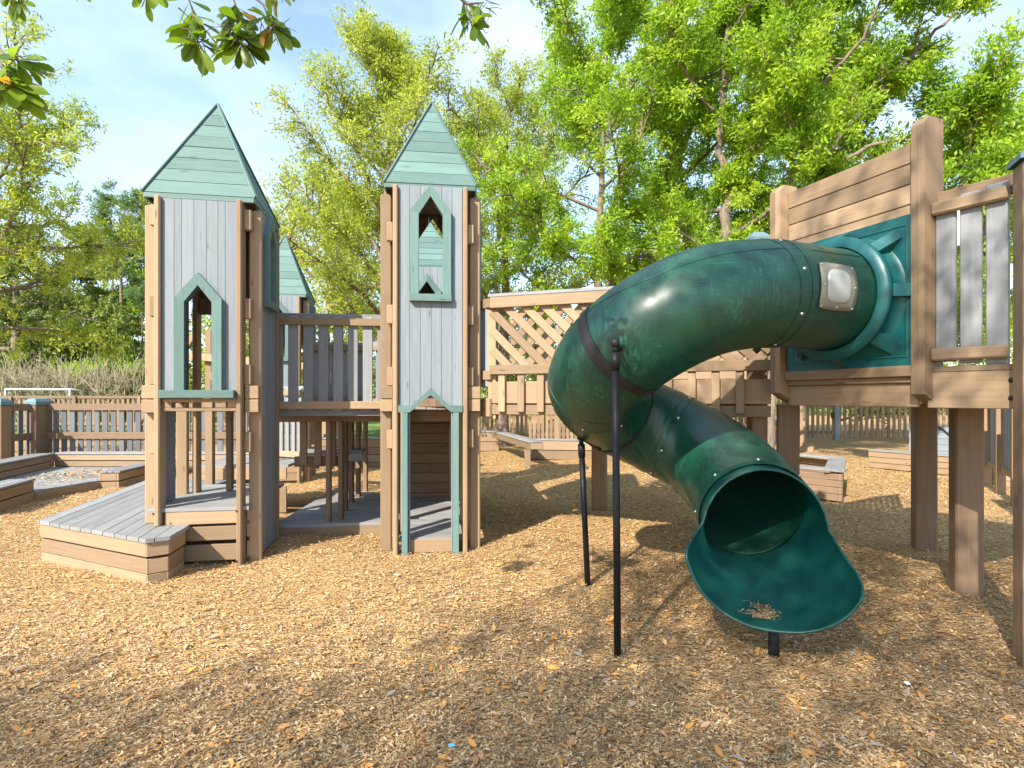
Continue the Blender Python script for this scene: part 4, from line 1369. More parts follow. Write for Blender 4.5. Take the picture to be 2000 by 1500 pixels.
# little ride-on toy beyond the slide
tr = thing('spring_rider', 'tiny green ride-on toy with yellow grips standing beyond the slide', 'spring toy', (10.2, 21.0, 0))
mb = MB()
mb.tube([(-0.45, 0, 0.72), (-0.2, 0, 0.66), (0.15, 0, 0.66), (0.4, 0, 0.75)], [0.09, 0.15, 0.15, 0.1], 12); mb.build('body', M['green'], tr, smooth=True)
mb = MB(); mb.tube([(0.2, -0.2, 0.98), (0.2, 0, 0.95), (0.2, 0.2, 0.98)], 0.03, 8); mb.tube([(0.2, 0, 0.95), (0.18, 0, 0.75)], 0.03, 8); mb.build('grips', M['yellow'], tr, smooth=True)
mb = MB(); mb.tube([(0.1 * math.cos(k * 0.7), 0.1 * math.sin(k * 0.7), 0.02 + k * 0.0115) for k in range(46)], 0.018, 6); mb.build('spring', M['black'], tr, smooth=True)
# timber swing frame behind the left tower
sf = thing('swing_frame', 'brown timber swing frame with slanting legs, seen through and beside the left tower', 'swing frame', (-7.8, 13.4, 0))
mb = MB(); mb.bar((-1.75, 0, -0.05), (0.35, 0, 3.3), 0.13, 0.09, (0, 1, 0)); mb.build('slanted_leg', M['tan'], sf)
mb = MB(); mb.box((0.55, 0.08, 1.6), (0.17, 0.09, 3.3), bev=0.03); mb.build('upright', M['tan'], sf)
mb = MB(); mb.bar((0.0, -0.07, 2.62), (3.5, -0.07, 2.3), 0.17, 0.05, (0, 1, 0)); mb.build('beam', M['tan'], sf)
mb = MB(); mb.bar((0.6, -0.02, 2.2), (1.4, -0.02, 1.3), 0.13, 0.05, (0, 1, 0)); mb.build('brace', M['tan'], sf)
mb = MB(); mb.box((3.3, 0.08, 1.4), (0.15, 0.09, 2.9), bev=0.02); mb.build('upright', M['tan'], sf)
# step and rail behind the left tower
rs_ = thing('rear_step', 'grey plank step with a tan front board inside the castle behind the left tower', 'step', (-3.9, 8.0, 0))
mb = MB(); planks(mb, [(-4.35, 7.7), (-3.1, 7.8), (-3.2, 9.0), (-4.5, 8.9)], R(5), 0.135, 0.68, 0.036); mb.build('deck_boards', M['deck'], rs_, world=True)
mb = MB(); mb.bar((-4.33, 7.7, 0.56), (-3.12, 7.8, 0.56), 0.16, 0.036, (0, -1, 0)); mb.bar((-4.33, 7.7, 0.2), (-3.12, 7.8, 0.2), 0.36, 0.03, (0, -1, 0)); mb.build('front_board', M['tan'], rs_, world=True)
mb = MB(); mb.box((-4.02, 7.5, 0.95), (0.1, 0.08, 1.2)); mb.build('newel_post', M['tan'], rs_, world=True)
guard_rail('grey picket rail standing on the step behind the left tower', (-4.1, 9.0), (-3.15, 8.5), 0.7, 1.75, 8, pw=0.075)

# ------------------------------------------------------------------ far items on the lawn
go = thing('soccer_goal', 'white framed soccer goal on the lawn beyond the fences', 'soccer goal', (-24.9, 27.7, 0))
def pt(a): return Vector(a)
mb = MB()
W_ = 3.15; H_ = 2.05
mb.tube([(0, 0, 0), (0, 0, H_), (W_, 0, H_), (W_, 0, 0)], 0.05, 8)
for x_ in (0, W_): mb.tube([(x_, 0, H_), (x_ - 0.45 if x_ == 0 else x_ + .0, 0.7, H_ - 0.05), (x_, 1.5, 0.05)], 0.045, 8)
mb.build('frame', M['white'], go, smooth=True)
mb = MB()
for k in range(19): mb.tube([(0.08 + k * 0.165, 0.06, H_), (0.08 + k * 0.165, 1.4, 0.05)], 0.008, 3)
for k in range(10): mb.tube([(0, 0.06 + k * 0.14, H_ - k * 0.22), (W_, 0.06 + k * 0.14, H_ - k * 0.22)], 0.008, 3)
mb.build('net', M['net'], go)
lt = MB(); lt.box((0, 0, 0), (0.03, 0.02, 0.003)); q = lt.build('paper_scrap', M['litter']); q.location = gp(882, 1455, 0.03); q.rotation_euler = (0.2, 0.1, 0.5)
tag(q, 'tiny blue paper scrap lying on the wood chips in the foreground', 'litter')
lt = MB(); lt.box((0, 0, 0), (0.03, 0.022, 0.003)); q = lt.build('paper_scrap', M['white']); q.location = gp(1772, 1334, 0.03); q.rotation_euler = (0.3, 0.1, 0.2)
tag(q, 'tiny white paper scrap lying on the wood chips right of the slide', 'litter')

# ------------------------------------------------------------------ vegetation
M['bark'] = bark_mat('grey_brown_bark', (0.10, 0.075, 0.055), (0.26, 0.2, 0.15))
M['twigbark'] = bark_mat('pale_twig_bark', (0.27, 0.225, 0.14), (0.46, 0.40, 0.27), 20)
M['leaf_bright'] = leaf_mat('bright_spring_leaf', [(0.0, (0.06, 0.12, 0.012)), (0.3, (0.18, 0.31, 0.022)), (0.7, (0.36, 0.5, 0.04)), (0.93, (0.48, 0.56, 0.07)), (1.0, (0.5, 0.4, 0.09))], trans=0.5)
M['leaf_yellow'] = leaf_mat('yellow_green_leaf', [(0.0, (0.09, 0.13, 0.02)), (0.3, (0.26, 0.33, 0.045)), (0.75, (0.45, 0.5, 0.085)), (0.93, (0.54, 0.54, 0.15)), (1.0, (0.52, 0.36, 0.13))], trans=0.48)
M['leaf_dark'] = leaf_mat('dark_oak_leaf', [(0.0, (0.07, 0.10, 0.025)), (0.5, (0.18, 0.23, 0.05)), (1.0, (0.33, 0.38, 0.08))], trans=0.3)
M['leaf_pine'] = leaf_mat('pine_needle', [(0.0, (0.05, 0.1, 0.03)), (0.6, (0.14, 0.23, 0.06)), (1.0, (0.25, 0.33, 0.1))], trans=0.25)
M['leaf_over'] = leaf_mat('overhanging_leaf', [(0.0, (0.07, 0.13, 0.01)), (0.5, (0.14, 0.23, 0.016)), (0.96, (0.21, 0.31, 0.03)), (1.0, (0.36, 0.20, 0.03))], trans=0.5, rough=0.35)

def rv(rs):
    v = rs.randn(3); return v / (np.linalg.norm(v) + 1e-9)
def unit(v): return v / (np.linalg.norm(v) + 1e-9)

class Wood:
    """tapered tubes collected as numpy"""
    def __init__(s): s.v = []; s.f = []; s.n = 0
    def tube(s, pts, r0, r1, k=5):
        pts = np.asarray(pts); m = len(pts)
        d = np.gradient(pts, axis=0); d /= np.linalg.norm(d, axis=1)[:, None] + 1e-9
        ref = np.array([0.0, 0.0, 1.0]) if abs(d[0][2]) < 0.8 else np.array([1.0, 0, 0])
        a = np.cross(d, ref); a /= np.linalg.norm(a, axis=1)[:, None] + 1e-9
        b = np.cross(d, a)
        r = np.linspace(r0, r1, m)[:, None]
        rings = [pts + (a * math.cos(2 * math.pi * q / k) + b * math.sin(2 * math.pi * q / k)) * r for q in range(k)]
        v = np.stack(rings, 1).reshape(-1, 3)
        i = np.arange((m - 1) * k).reshape(m - 1, k)
        j = np.roll(i, -1, 1)
        f = np.stack([i, j, j + k, i + k], -1).reshape(-1, 4) + s.n
        s.v.append(v); s.f.append(f); s.n += len(v)
    def build(s, name, mat, parent):
        return np_mesh(name, np.concatenate(s.v), np.concatenate(s.f), mat, parent, smooth=True)

def leaf_quads(rs, c, d, L, wr, upb=0.5):
    n = len(c)
    nr = rs.randn(n, 3) * (1 - upb * 0.5); nr[:, 2] += upb * 1.2
    s = np.cross(d, nr); s /= np.linalg.norm(s, axis=1)[:, None] + 1e-9
    up = np.cross(s, d)
    L = L[:, None]
    v = np.stack([c, c + d * L * 0.55 - s * L * wr * 0.5 + up * L * 0.06, c + d * L - up * L * 0.08, c + d * L * 0.5 + s * L * wr * 0.5 + up * L * 0.06], 1)
    return v.reshape(-1, 3), np.arange(4 * n).reshape(n, 4)

def bend_path(rs, p, d, L, seg, wob, lift=0.0):
    pts = [np.array(p, float)]
    d = unit(np.array(d, float))
    for k in range(seg):
        d = unit(d + rs.randn(3) * wob + np.array([0, 0, lift]))
        pts.append(pts[-1] + d * L / seg)
    return np.array(pts)

def tree(name, label, cat, base, H, spread, r, mat, nleaf, lsize, seed, crown0=0.3, nlimb=12, rise=0.55, lean=(0, 0), wr=0.38, group=None, fork=None, profile=None, bark='bark', sub=11, sc=0.14, topspread=0.5, droop=0.0, paths=None):
    rs = np.random.RandomState(seed)
    root = thing(name, label, cat, base, 0, group)
    wd = Wood()
    stems = []
    if paths:
        for (pts, r0, r1) in paths:
            pts = np.array(pts, float)
            # refine
            t = np.linspace(0, len(pts) - 1, 5 * (len(pts) - 1) + 1)
            q = np.stack([np.interp(t, np.arange(len(pts)), pts[:, i]) for i in range(3)], -1)
            for _ in range(3): q[1:-1] = (q[:-2] + 2 * q[1:-1] + q[2:]) / 4
            q[1:-1] += rs.randn(len(q) - 2, 3) * 0.03
            wd.tube(q, r0, r1, 8); stems.append((q, r0, r1))
    else:
        n = 12
        t = np.linspace(0, 1, n)
        q = np.stack([lean[0] * t ** 1.3 * H, lean[1] * t ** 1.3 * H, t * H * 0.93], -1)
        q[1:, :2] += np.cumsum(rs.randn(n - 1, 2) * 0.02 * H / 10, 0)
        q[0, 2] = -0.15
        wd.tube(q, r, r * 0.12, 8); stems.append((q, r, r * 0.12))
    C, D, T = [], [], []
    limbs = []
    for si, (q, r0, r1) in enumerate(stems):
        zs = q[:, 2]
        nl = max(3, int(nlimb * (1 if len(stems) == 1 else 0.55)))
        for k in range(nl):
            hf = crown0 + (1 - crown0) * (k + rs.rand() * 0.8) / nl
            hz = hf * H
            if hz < zs[0] + 0.3 or hz > zs[-1] - 0.02: 
                if hz > zs[-1] : continue
                if len(stems) > 1: continue
            i = np.interp(hz, zs, np.arange(len(zs))); i0 = int(min(i, len(zs) - 2)); p = q[i0] + (q[i0 + 1] - q[i0]) * (i - i0)
            rr = np.interp(i, [0, len(zs) - 1], [r0, r1])
            x = (hf - crown0) / (1 - crown0)
            pf = profile(x) if profile else (0.55 + 0.75 * math.sin(math.pi * min(1, x * 0.85 + 0.15))) * (1 - x * (1 - topspread))
            L = spread * pf * (0.75 + 0.5 * rs.rand())
            az = k * 2.4 + rs.rand() * 0.9 + si * 1.1
            el = rise * (0.55 + 0.7 * x) + rs.randn() * 0.12
            d = (math.cos(az) * math.cos(el), math.sin(az) * math.cos(el), math.sin(el))
            pts = bend_path(rs, p, d, L, 7, 0.13, 0.05 - droop)
            wd.tube(pts, min(rr * 0.62, 0.02 + L * 0.018), 0.008, 5)
            limbs.append((pts, L))
        limbs.append((q[-4:], H * 0.12))
    for pts, L in limbs:
        ns = max(3, int(sub * (0.6 + 0.25 * L)))
        for k in range(ns):
            f = 0.22 + 0.8 * (k + rs.rand()) / ns
            f = min(f, 1.0)
            i = f * (len(pts) - 1); i0 = min(int(i), len(pts) - 2)
            p = pts[i0] + (pts[i0 + 1] - pts[i0]) * (i - i0)
            d0 = unit(pts[i0 + 1] - pts[i0])
            d = unit(d0 * 0.8 + rv(rs) * 0.9 + np.array([0, 0, 0.18 - droop]))
            l2 = (0.35 + 0.3 * rs.rand()) * (0.45 + 0.30 * L)
            sp = bend_path(rs, p, d, l2, 4, 0.2, 0.03 - droop)
            wd.tube(sp, 0.010 + 0.004 * L, 0.004, 4)
            tn = rs.rand()
            for m in range(4):
                f2 = 0.3 + 0.7 * (m + rs.rand()) / 4
                i2 = f2 * 4; j = min(int(i2), 3)
                p2 = sp[j] + (sp[j + 1] - sp[j]) * (i2 - j)
                d2 = unit(unit(sp[j + 1] - sp[j]) * 0.7 + rv(rs) * 0.9 + np.array([0, 0, 0.15]))
                l3 = (0.22 + 0.3 * rs.rand()) * min(1.0, 0.5 + 0.2 * L)
                C.append((p2, d2, l3)); T.append(0.65 * tn + 0.35 * rs.rand())
                wd.tube(np.array([p2, p2 + d2 * l3]), 0.005, 0.002, 3)
    P = np.array([c[0] for c in C]); Dr = np.array([c[1] for c in C]); Ls = np.array([c[2] for c in C]); T = np.array(T)
    idx = rs.randint(0, len(P), nleaf)
    f = 0.1 + rs.rand(nleaf) ** 0.8 * 1.0
    c = P[idx] + Dr[idx] * (Ls[idx] * f)[:, None] + rs.randn(nleaf, 3) * sc * 0.6
    d = Dr[idx] * 0.7 + rs.randn(nleaf, 3) * 0.65
    d[:, 2] -= 0.05 + droop
    d /= np.linalg.norm(d, axis=1)[:, None]
    L = lsize * (0.6 + 0.7 * rs.rand(nleaf))
    tone = np.clip(0.55 * T[idx] + 0.45 * rs.rand(nleaf), 0, 1)
    v, fc = leaf_quads(rs, c, d, L, wr, 0.25)
    wd.build('trunk', M[bark], root)
    np_mesh('crown', v, fc, M[mat], root, tone=tone)
    return root

# tall yellow-green tree behind the doorway tower
tree('leafy_tree', 'tall yellow-green tree with upright feathery top behind the doorway tower', 'tree', (-3.6, 16.5, 0), 12.6, 3.7, 0.19, 'leaf_yellow', 62868, 0.11, 11, crown0=0.2, nlimb=34, rise=0.85, topspread=0.3, sub=12, sc=0.17, group='trees behind the castle')
tree('leafy_tree', 'shorter yellow-green tree filling the gap left of the doorway tower', 'tree', (-6.4, 19.5, 0), 8.8, 3.4, 0.16, 'leaf_yellow', 41912, 0.11, 12, crown0=0.15, nlimb=24, rise=0.7, sub=12, sc=0.17, group='trees behind the castle')
tree('leafy_tree', 'yellow-green tree rising between the doorway tower and the slide', 'tree', (-0.3, 19.0, 0), 12.5, 3.5, 0.22, 'leaf_yellow', 48360, 0.11, 13, crown0=0.22, nlimb=28, rise=0.7, sub=12, sc=0.17, group='trees behind the castle')
# bright green trees, right half
def PX(px, py, Y): return (((px - 1000) / 1100 * Y), Y, EYE - (py - 778) / 1100 * Y)
def rel(base, pts): return [tuple(np.array(PX(*p)) - np.array(base)) for p in pts]
b = (PX(1412, 900, 13.5)[0], 13.5, 0)
tree('leafy_tree', 'bright green tree with a dark trunk forking low behind the slide top', 'tree', b, 11.5, 2.7, 0.17, 'leaf_bright', 61888, 0.115, 21, crown0=0.36, nlimb=22, rise=0.45, group='bright green trees',
     paths=[([(0, 0, -0.1)] + rel(b, [(1410, 560, 13.5), (1413, 460, 13.5), (1428, 360, 13.5)]), 0.14, 0.115),
            (rel(b, [(1428, 360, 13.5), (1402, 300, 13.4), (1412, 200, 13.3), (1410, 100, 13.2), (1435, 0, 13.0), (1440, -120, 13)]), 0.10, 0.02),
            (rel(b, [(1428, 362, 13.5), (1470, 295, 13.3), (1540, 210, 12.9), (1620, 150, 12.6), (1690, 70, 12.3), (1740, -40, 12)]), 0.09, 0.02)])
b = (PX(1500, 900, 12.5)[0], 12.5, 0)
tree('leafy_tree', 'bright green tree with long limbs sweeping right above the plank wall', 'tree', b, 10.5, 2.6, 0.15, 'leaf_bright', 59197, 0.115, 22, crown0=0.38, nlimb=22, rise=0.4, group='bright green trees',
     paths=[([(0, 0, -0.1)] + rel(b, [(1510, 600, 12.5), (1560, 440, 12.5), (1598, 335, 12.4)]), 0.12, 0.09),
            (rel(b, [(1598, 335, 12.4), (1660, 235, 12.2), (1750, 140, 12.0), (1830, 60, 11.8), (1900, -20, 11.6)]), 0.085, 0.018),
            (rel(b, [(1600, 345, 12.4), (1690, 285, 12.0), (1800, 265, 11.7), (1880, 225, 11.4)]), 0.06, 0.015),
            (rel(b, [(1598, 335, 12.4), (1560, 230, 12.6), (1575, 100, 12.8), (1560, -40, 13)]), 0.07, 0.018)])
b = (PX(1360, 900, 16)[0], 16, 0)
tree('leafy_tree', 'bright green tree with a leaning trunk left of the forked tree', 'tree', b, 13.0, 3.0, 0.17, 'leaf_bright', 61888, 0.115, 23, crown0=0.3, nlimb=22, rise=0.5, group='bright green trees',
     paths=[([(0, 0, -0.1)] + rel(b, [(1352, 600, 16), (1340, 450, 16), (1325, 330, 16), (1330, 220, 15.8), (1290, 110, 15.4), (1240, 10, 15), (1210, -90, 15)]), 0.15, 0.02),
            (rel(b, [(1328, 300, 16), (1370, 200, 15.9), (1365, 80, 15.8), (1390, -60, 15.8)]), 0.08, 0.02)])
tree('leafy_tree', 'broad bright green tree with its crown above the lattice bridge', 'tree', (2.2, 15.2, 0), 12.5, 3.3, 0.17, 'leaf_bright', 75342, 0.115, 24, crown0=0.25, nlimb=24, rise=0.5, lean=(0.03, 0), group='bright green trees')
tree('leafy_tree', 'bright green tree with pale twin stems behind the plank wall', 'tree', (9.1, 18.2, 0), 13.5, 3.2, 0.18, 'leaf_bright', 61888, 0.115, 25, crown0=0.28, nlimb=22, rise=0.5, group='bright green trees')
tree('leafy_tree', 'bright green tree above the near platform pickets at the right edge', 'tree', (9.6, 12.0, 0), 8.4, 2.5, 0.13, 'leaf_bright', 45743, 0.115, 26, crown0=0.3, nlimb=20, rise=0.45, group='bright green trees')
tree('leafy_tree', 'slim bright green tree at the far right above the capped post', 'tree', (12.9, 15.0, 0), 9.2, 2.6, 0.14, 'leaf_bright', 40362, 0.115, 27, crown0=0.25, nlimb=18, rise=0.45, group='bright green trees')
# understory that closes the view between trunks
uid = 40
for (x, y, h, s, m_, nl, lab) in (
    (-6.5, 24, 5.5, 3.0, 'leaf_yellow', 18000, 'low yellow-green tree behind the far left castle tower'),
    (1.5, 25, 6.0, 3.2, 'leaf_yellow', 18000, 'low yellow-green tree far behind the lattice bridge'),
    (5.5, 23, 6.5, 3.2, 'leaf_dark', 20000, 'low dark tree in the wood just left of the forked trunk'),
    (9.5, 26, 7.0, 3.4, 'leaf_bright', 16000, 'green tree far behind the slide window'),
    (14.5, 25, 7.0, 3.4, 'leaf_dark', 18000, 'dark low tree far behind the gate'),
    (20.0, 25, 7.5, 3.6, 'leaf_bright', 16000, 'green tree far behind the near platform pickets'),
    (-2.3, 27, 7.0, 3.3, 'leaf_bright', 14000, 'green tree far behind the castle platform')):
    tree('understory_tree', lab, 'tree', (x, y, 0), h, s, 0.12, m_, nl, 0.17, uid, crown0=0.08, nlimb=16, rise=0.45, group='understory trees'); uid += 1
# left side of the picture
tree('leafy_tree', 'large yellow-green tree leaning in from the left picture edge', 'tree', (-15.6, 16.0, 0), 10.4, 4.6, 0.26, 'leaf_yellow', 58000, 0.13, 61, crown0=0.33, nlimb=26, rise=0.35, droop=0.03)
tree('oak_tree', 'dark drooping oak under the large yellow-green tree', 'tree', (-29.9, 34.0, 0), 12.3, 6.4, 0.4, 'leaf_dark', 56000, 0.24, 62, crown0=0.22, nlimb=22, rise=0.2, droop=0.06, group='oaks at the lawn edge')
tree('oak_tree', 'dark oak with a dense low crown at the left picture edge', 'tree', (-40.0, 41.0, 0), 12.5, 7.0, 0.4, 'leaf_dark', 46000, 0.27, 63, crown0=0.2, nlimb=20, rise=0.25, droop=0.05, group='oaks at the lawn edge')
def bough(x): return 0.9 * (1 - abs(x - 0.5))
tree('pine_tree', 'tall thin pine with a bare trunk left of the left tower', 'tree', (-23.8, 34.5, 0), 13.5, 3.0, 0.2, 'leaf_pine', 12000, 0.26, 64, crown0=0.62, nlimb=13, rise=0.35, wr=0.16, sub=5, profile=bough, group='pines')
tree('pine_tree', 'fuller dark green pine touching the left tower edge', 'tree', (-21.4, 34.0, 0), 14.2, 2.9, 0.22, 'leaf_pine', 20000, 0.26, 65, crown0=0.45, nlimb=18, rise=0.3, wr=0.16, sub=6, profile=bough, group='pines')
tree('pine_tree', 'pale pine standing between the oak and the thin pine', 'tree', (-28.5, 40.0, 0), 14.0, 3.4, 0.2, 'leaf_yellow', 12000, 0.24, 66, crown0=0.45, nlimb=16, rise=0.3, sub=6, profile=bough, group='pines')
for (x, y, h, s, m_, lab) in ((-23.6, 36, 9.5, 3.8, 'leaf_bright', 'fresh green bush tree beside the left tower edge'), (-27.5, 39, 9.0, 3.2, 'leaf_bright', 'fresh green bush tree below the thin pine'), (-33.0, 40, 6.5, 3.6, 'leaf_dark', 'dark bush tree behind the pale shrubs'), (-40, 42, 8, 4.2, 'leaf_dark', 'dark bush tree at the far left behind the shrubs'), (-14.0, 31, 7.0, 3.4, 'leaf_yellow', 'yellow-green bush tree seen through the left tower window')):
    tree('understory_tree', lab, 'tree', (x, y, 0), h, s, 0.12, m_, 16000, 0.2, uid, crown0=0.06, nlimb=16, rise=0.45, group='understory trees'); uid += 1

def far_wood():
    """the unbroken wood beyond everything: reads as one mass"""
    rs = np.random.RandomState(77)
    C, T = [], []
    for k in range(150):
        x = -80 + 160 * (k + rs.rand()) / 150
        y = 50 + 12 * rs.rand()
        h = 4 + 3.5 * rs.rand() + (2.0 if x < -20 else 0)
        n = 520
        p = rs.randn(n, 3) * np.array([1.5, 1.2, h * 0.28]) + np.array([x, y, h * 0.5])
        p[:, 2] = np.abs(p[:, 2])
        C.append(p); T.append(np.full(n, rs.rand()))
    c = np.concatenate(C); n = len(c)
    d = rs.randn(n, 3); d /= np.linalg.norm(d, axis=1)[:, None]
    v, f = leaf_quads(rs, c, d, 0.42 * (0.6 + 0.7 * rs.rand(n)), 0.6)
    ob = np_mesh('far_wood', v, f, M['leaf_dark'], tone=np.clip(np.concatenate(T) * 0.5 + 0.6 * rs.rand(n), 0, 1))
    tag(ob, 'dark green far wood closing the view beyond the lawn', 'wood', kind='stuff')
far_wood()

for i, (x, h_, m_) in enumerate(((-36.5, 3.0, 'leaf_dark'), (-32.0, 3.4, 'leaf_bright'), (-28.0, 2.9, 'leaf_dark'), (-24.0, 3.2, 'leaf_bright'), (-20.5, 3.0, 'leaf_dark'))):
    tree('hedge_bush', ('dark green bush behind the bare shrub at the left picture edge', 'fresh green bush behind the left end of the soccer goal', 'dark green bush behind the right end of the soccer goal', 'fresh green bush behind the last bare shrubs', 'dark green bush hidden half by the left tower')[i], 'bush', (x, 32.5, 0), h_, 2.4, 0.07, m_, 9000, 0.2, 120 + i, crown0=0.05, nlimb=14, rise=0.5, sub=6, group='bushes behind the bare shrubs')

def vase_shrub(label, x, y, h, seed):
    rs = np.random.RandomState(seed)
    root = thing('bare_shrub', label, 'shrub', (x, y, 0), 0, 'pale bare shrubs on the lawn')
    wd = Wood()
    for k in range(9):
        az = k * 2.4 + rs.rand(); el = R(60 + 24 * rs.rand())
        st = bend_path(rs, (0.12 * math.cos(az), 0.12 * math.sin(az), -0.1), (math.cos(az) * math.cos(el), math.sin(az) * math.cos(el), math.sin(el)), h * 0.55, 5, 0.08)
        wd.tube(st, 0.06, 0.03, 5)
        for m in range(5):
            d = unit(unit(st[-1] - st[-2]) + rv(rs) * 0.45)
            s2 = bend_path(rs, st[-1 - m % 2], d, h * (0.22 + 0.2 * rs.rand()), 3, 0.12, 0.02)
            wd.tube(s2, 0.028, 0.012, 4)
            for q in range(4):
                s3 = bend_path(rs, s2[1 + q % 3], unit(unit(s2[-1] - s2[-2]) + rv(rs) * 0.5), h * (0.14 + 0.14 * rs.rand()), 2, 0.12)
                wd.tube(s3, 0.014, 0.006, 3)
    wd.build('stems', M['twigbark'], root)
for i, (px, lab) in enumerate(((-12, 'bare pale shrub cut by the left picture edge'), (50, 'bare pale shrub above the left end of the soccer goal'), (108, 'bare pale shrub above the right end of the soccer goal'), (155, 'fullest bare pale shrub, right of the soccer goal'), (192, 'bare pale shrub, second from the left tower'), (238, 'bare pale shrub nearest the left tower'))):
    vase_shrub(lab, (px - 1000) / 1100 * 29.8, 29.8, 3.9, 80 + i)

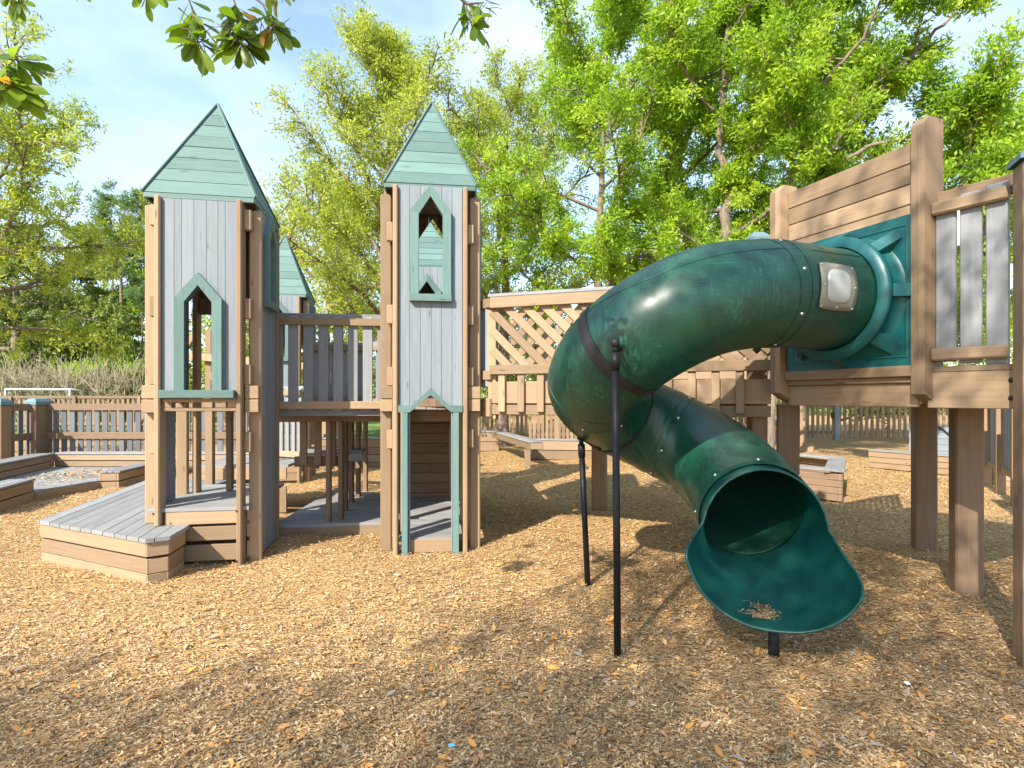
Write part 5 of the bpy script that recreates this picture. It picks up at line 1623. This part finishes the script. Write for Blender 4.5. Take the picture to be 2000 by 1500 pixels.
# ------------------------------------------------------------------ the tree that overhangs the viewer
def overhang():
    rs = np.random.RandomState(5)
    root = thing('overhanging_tree', 'broad leaved tree behind the viewer whose leafy twig tips hang into the top left', 'tree', (-6.0, -6.5, 0))
    off = np.array(root.location)
    wd = Wood()
    V, F, T = [], [], []
    cnt = [0]
    def leaf(p, d, L, w_, nrm, tone, sag=0.12):
        """obovate leaf of 3x4 points folded along its midrib"""
        d = unit(d); s = unit(np.cross(d, nrm)); up = np.cross(s, d)
        ts = (0.0, 0.22, 0.5, 0.75, 0.93, 1.0); ww = (0.04, 0.32, 0.78, 1.0, 0.62, 0.1)
        i = cnt[0]
        for t, q in zip(ts, ww):
            c = p + d * L * t - up * L * sag * t * t
            V.extend([c - s * w_ * 0.5 * q + up * w_ * 0.14 * q, c, c + s * w_ * 0.5 * q + up * w_ * 0.14 * q])
        for k in range(5):
            a = i + 3 * k
            F.extend([[a, a + 1, a + 4, a + 3], [a + 1, a + 2, a + 5, a + 4]]); T.extend([tone, tone])
        cnt[0] += 18
    def px3(px, py, Y): return np.array(PX(px, py, Y))
    # trunk and the main boughs
    tr_ = np.array([[-6.0, -6.5, -0.1], [-5.95, -6.45, 1.4], [-6.05, -6.5, 2.8], [-5.9, -6.4, 4.2], [-5.95, -6.5, 5.6], [-6.0, -6.6, 7.0]])
    wd.tube(tr_, 0.24, 0.08, 9)
    # drooping twigs seen at the top of the picture: (start, points..., leaves)
    twigs = [
        ([(-60, -150, 2.3), (-40, 40, 2.25), (5, 130, 2.2), (30, 178, 2.2)], 40, 74),
        ([(-40, 40, 2.25), (15, 115, 2.2), (42, 118, 2.2)], 16, 66),
        ([(-10, -160, 2.4), (10, -40, 2.4), (35, 12, 2.4)], 18, 48),
        ([(330, -170, 2.2), (345, -60, 2.2), (375, 15, 2.2), (388, 88, 2.2)], 40, 64),
        ([(420, -180, 2.15), (440, -50, 2.15), (465, 25, 2.15), (472, 88, 2.15)], 52, 70),
        ([(440, -50, 2.15), (515, 10, 2.15), (535, 62, 2.15)], 22, 64),
        ([(440, -50, 2.2), (560, -20, 2.2)], 10, 62),
        ([(300, -120, 2.2), (285, -14, 2.2)], 14, 56),
        ([(660, -160, 2.3), (662, -22, 2.3)], 3, 50),
        ([(850, -160, 2.4), (885, -40, 2.4), (910, 10, 2.4), (922, 52, 2.4)], 20, 58),
        ([(910, 8, 2.4), (945, 5, 2.4)], 6, 54),
        ([(150, -120, 2.3), (160, -20, 2.3)], 4, 36),
    ]
    tips = []
    for pts, n, lp in twigs:
        q = np.array([px3(*p) for p in pts])
        t = np.linspace(0, len(q) - 1, 4 * (len(q) - 1) + 1)
        qq = np.stack([np.interp(t, np.arange(len(q)), q[:, i]) for i in range(3)], -1)
        wd.tube(qq, 0.006, 0.0025, 5)
        tips.append(qq[0])
        Y = pts[-1][2]
        for k in range(n):
            # leaves crowd towards the tip in whorls
            f = 1 - 0.42 * (rs.rand() ** 1.6)
            i = f * (len(qq) - 1); i0 = min(int(i), len(qq) - 2)
            p = qq[i0] + (qq[i0 + 1] - qq[i0]) * (i - i0)
            a = rs.rand() * 2 * math.pi
            d0 = unit(qq[-1] - qq[-3])
            d = np.array([math.cos(a) * 1.0, rs.randn() * 0.55, math.sin(a) * 0.75 - 0.45]) + d0 * 0.35
            L = lp * 0.8 * (0.7 + 0.5 * rs.rand()) / 1100 * Y
            nrm = unit(np.array([rs.randn() * 0.5, -0.75 + rs.randn() * 0.5, 0.7]))
            leaf(p, d, L, L * (0.32 + 0.1 * rs.rand()), nrm, min(1, rs.rand() * 0.95) if rs.rand() > 0.03 else 1.0, 0.05 + 0.15 * rs.rand())
        for k in range(n // 2):                                # dry flower tassels at the whorl
            p = qq[-2] + rs.randn(3) * 0.02
            wd.tube(bend_path(rs, p, rv(rs) + np.array([0, 0, -0.6]), 0.05 + 0.04 * rs.rand(), 3, 0.3), 0.0022, 0.0012, 3)
    for tp_ in tips:
        a = tr_[3] + (tr_[4] - tr_[3]) * rs.rand()
        mid = (a * 0.45 + tp_ * 0.55) + np.array([rs.uniform(-2.8, 2.8), rs.uniform(-1.0, 0.2), 1.4])
        t = np.linspace(0, 1, 9)[:, None]
        wd.tube((1 - t) ** 2 * a + 2 * t * (1 - t) * mid + t ** 2 * tp_, 0.018, 0.005, 6)
    # the crown that shades the foreground
    sx, sy, tz = math.sin(R(SUN_AZ)), math.cos(R(SUN_AZ)), math.tan(R(SUN_EL))
    def edge(x):
        return np.interp(x, [-6, -1.6, -0.6, 0.6, 1.5, 2.5, 4.0, 6], [3.2, 3.3, 3.8, 4.7, 6.2, 7.5, 8.6, 9.0])
    clumps = []
    while len(clumps) < 1450:
        gx, gy = rs.uniform(-4.5, 6.5), rs.uniform(1.6, 9.0)
        e = edge(gx)
        pr_ = 0.85 if gy < e - 0.4 else 0.35 if gy < e else 0.0
        if gx < -1.6 and gy < 3.3: pr_ = 0.7
        if gy > 6.6: pr_ *= 0.6
        nzv = math.sin(gx * 3.1 + 1.7 * math.sin(gy * 2.3)) * math.sin(gy * 2.7 + 0.9 * gx)
        pr_ *= 0.8 + 0.5 * nzv
        if 1.5 < gx < 2.8 and 3.7 < gy < 5.2: pr_ = 1.0
        if rs.rand() > pr_: continue
        h = rs.uniform(6.5, 11.5)
        p = np.array([gx - sx * h / tz, gy - sy * h / tz, h])
        if p[1] > -0.6: continue
        clumps.append(p)
    bl = 0
    for p in clumps:
        j = rs.randint(2, 6)
        a = tr_[j] if p[2] > tr_[j][2] - 0.5 else tr_[2]
        if bl % 40 == 0:
            mid = (a + p) / 2 + np.array([0, 0, 0.5])
            t = np.linspace(0, 1, 7)[:, None]
            wd.tube((1 - t) ** 2 * a + 2 * t * (1 - t) * mid + t ** 2 * p, 0.02, 0.006, 5)
        bl += 1
        for k in range(10):
            q = p + rs.randn(3) * np.array([0.2, 0.2, 0.16])
            d = rs.randn(3); 
            L = 0.10 + 0.05 * rs.rand()
            leaf(q, d, L, L * 0.4, unit(rs.randn(3) * 0.6 + np.array([0, 0, 1.0])), rs.rand() * 0.9)
    a_ = wd
    a_.v = [v - off for v in a_.v]
    a_.build('trunk', M['bark'], root)
    np_mesh('crown', np.array(V) - off, np.array(F), M['leaf_over'], root, tone=np.array(T), smooth=True)
overhang()
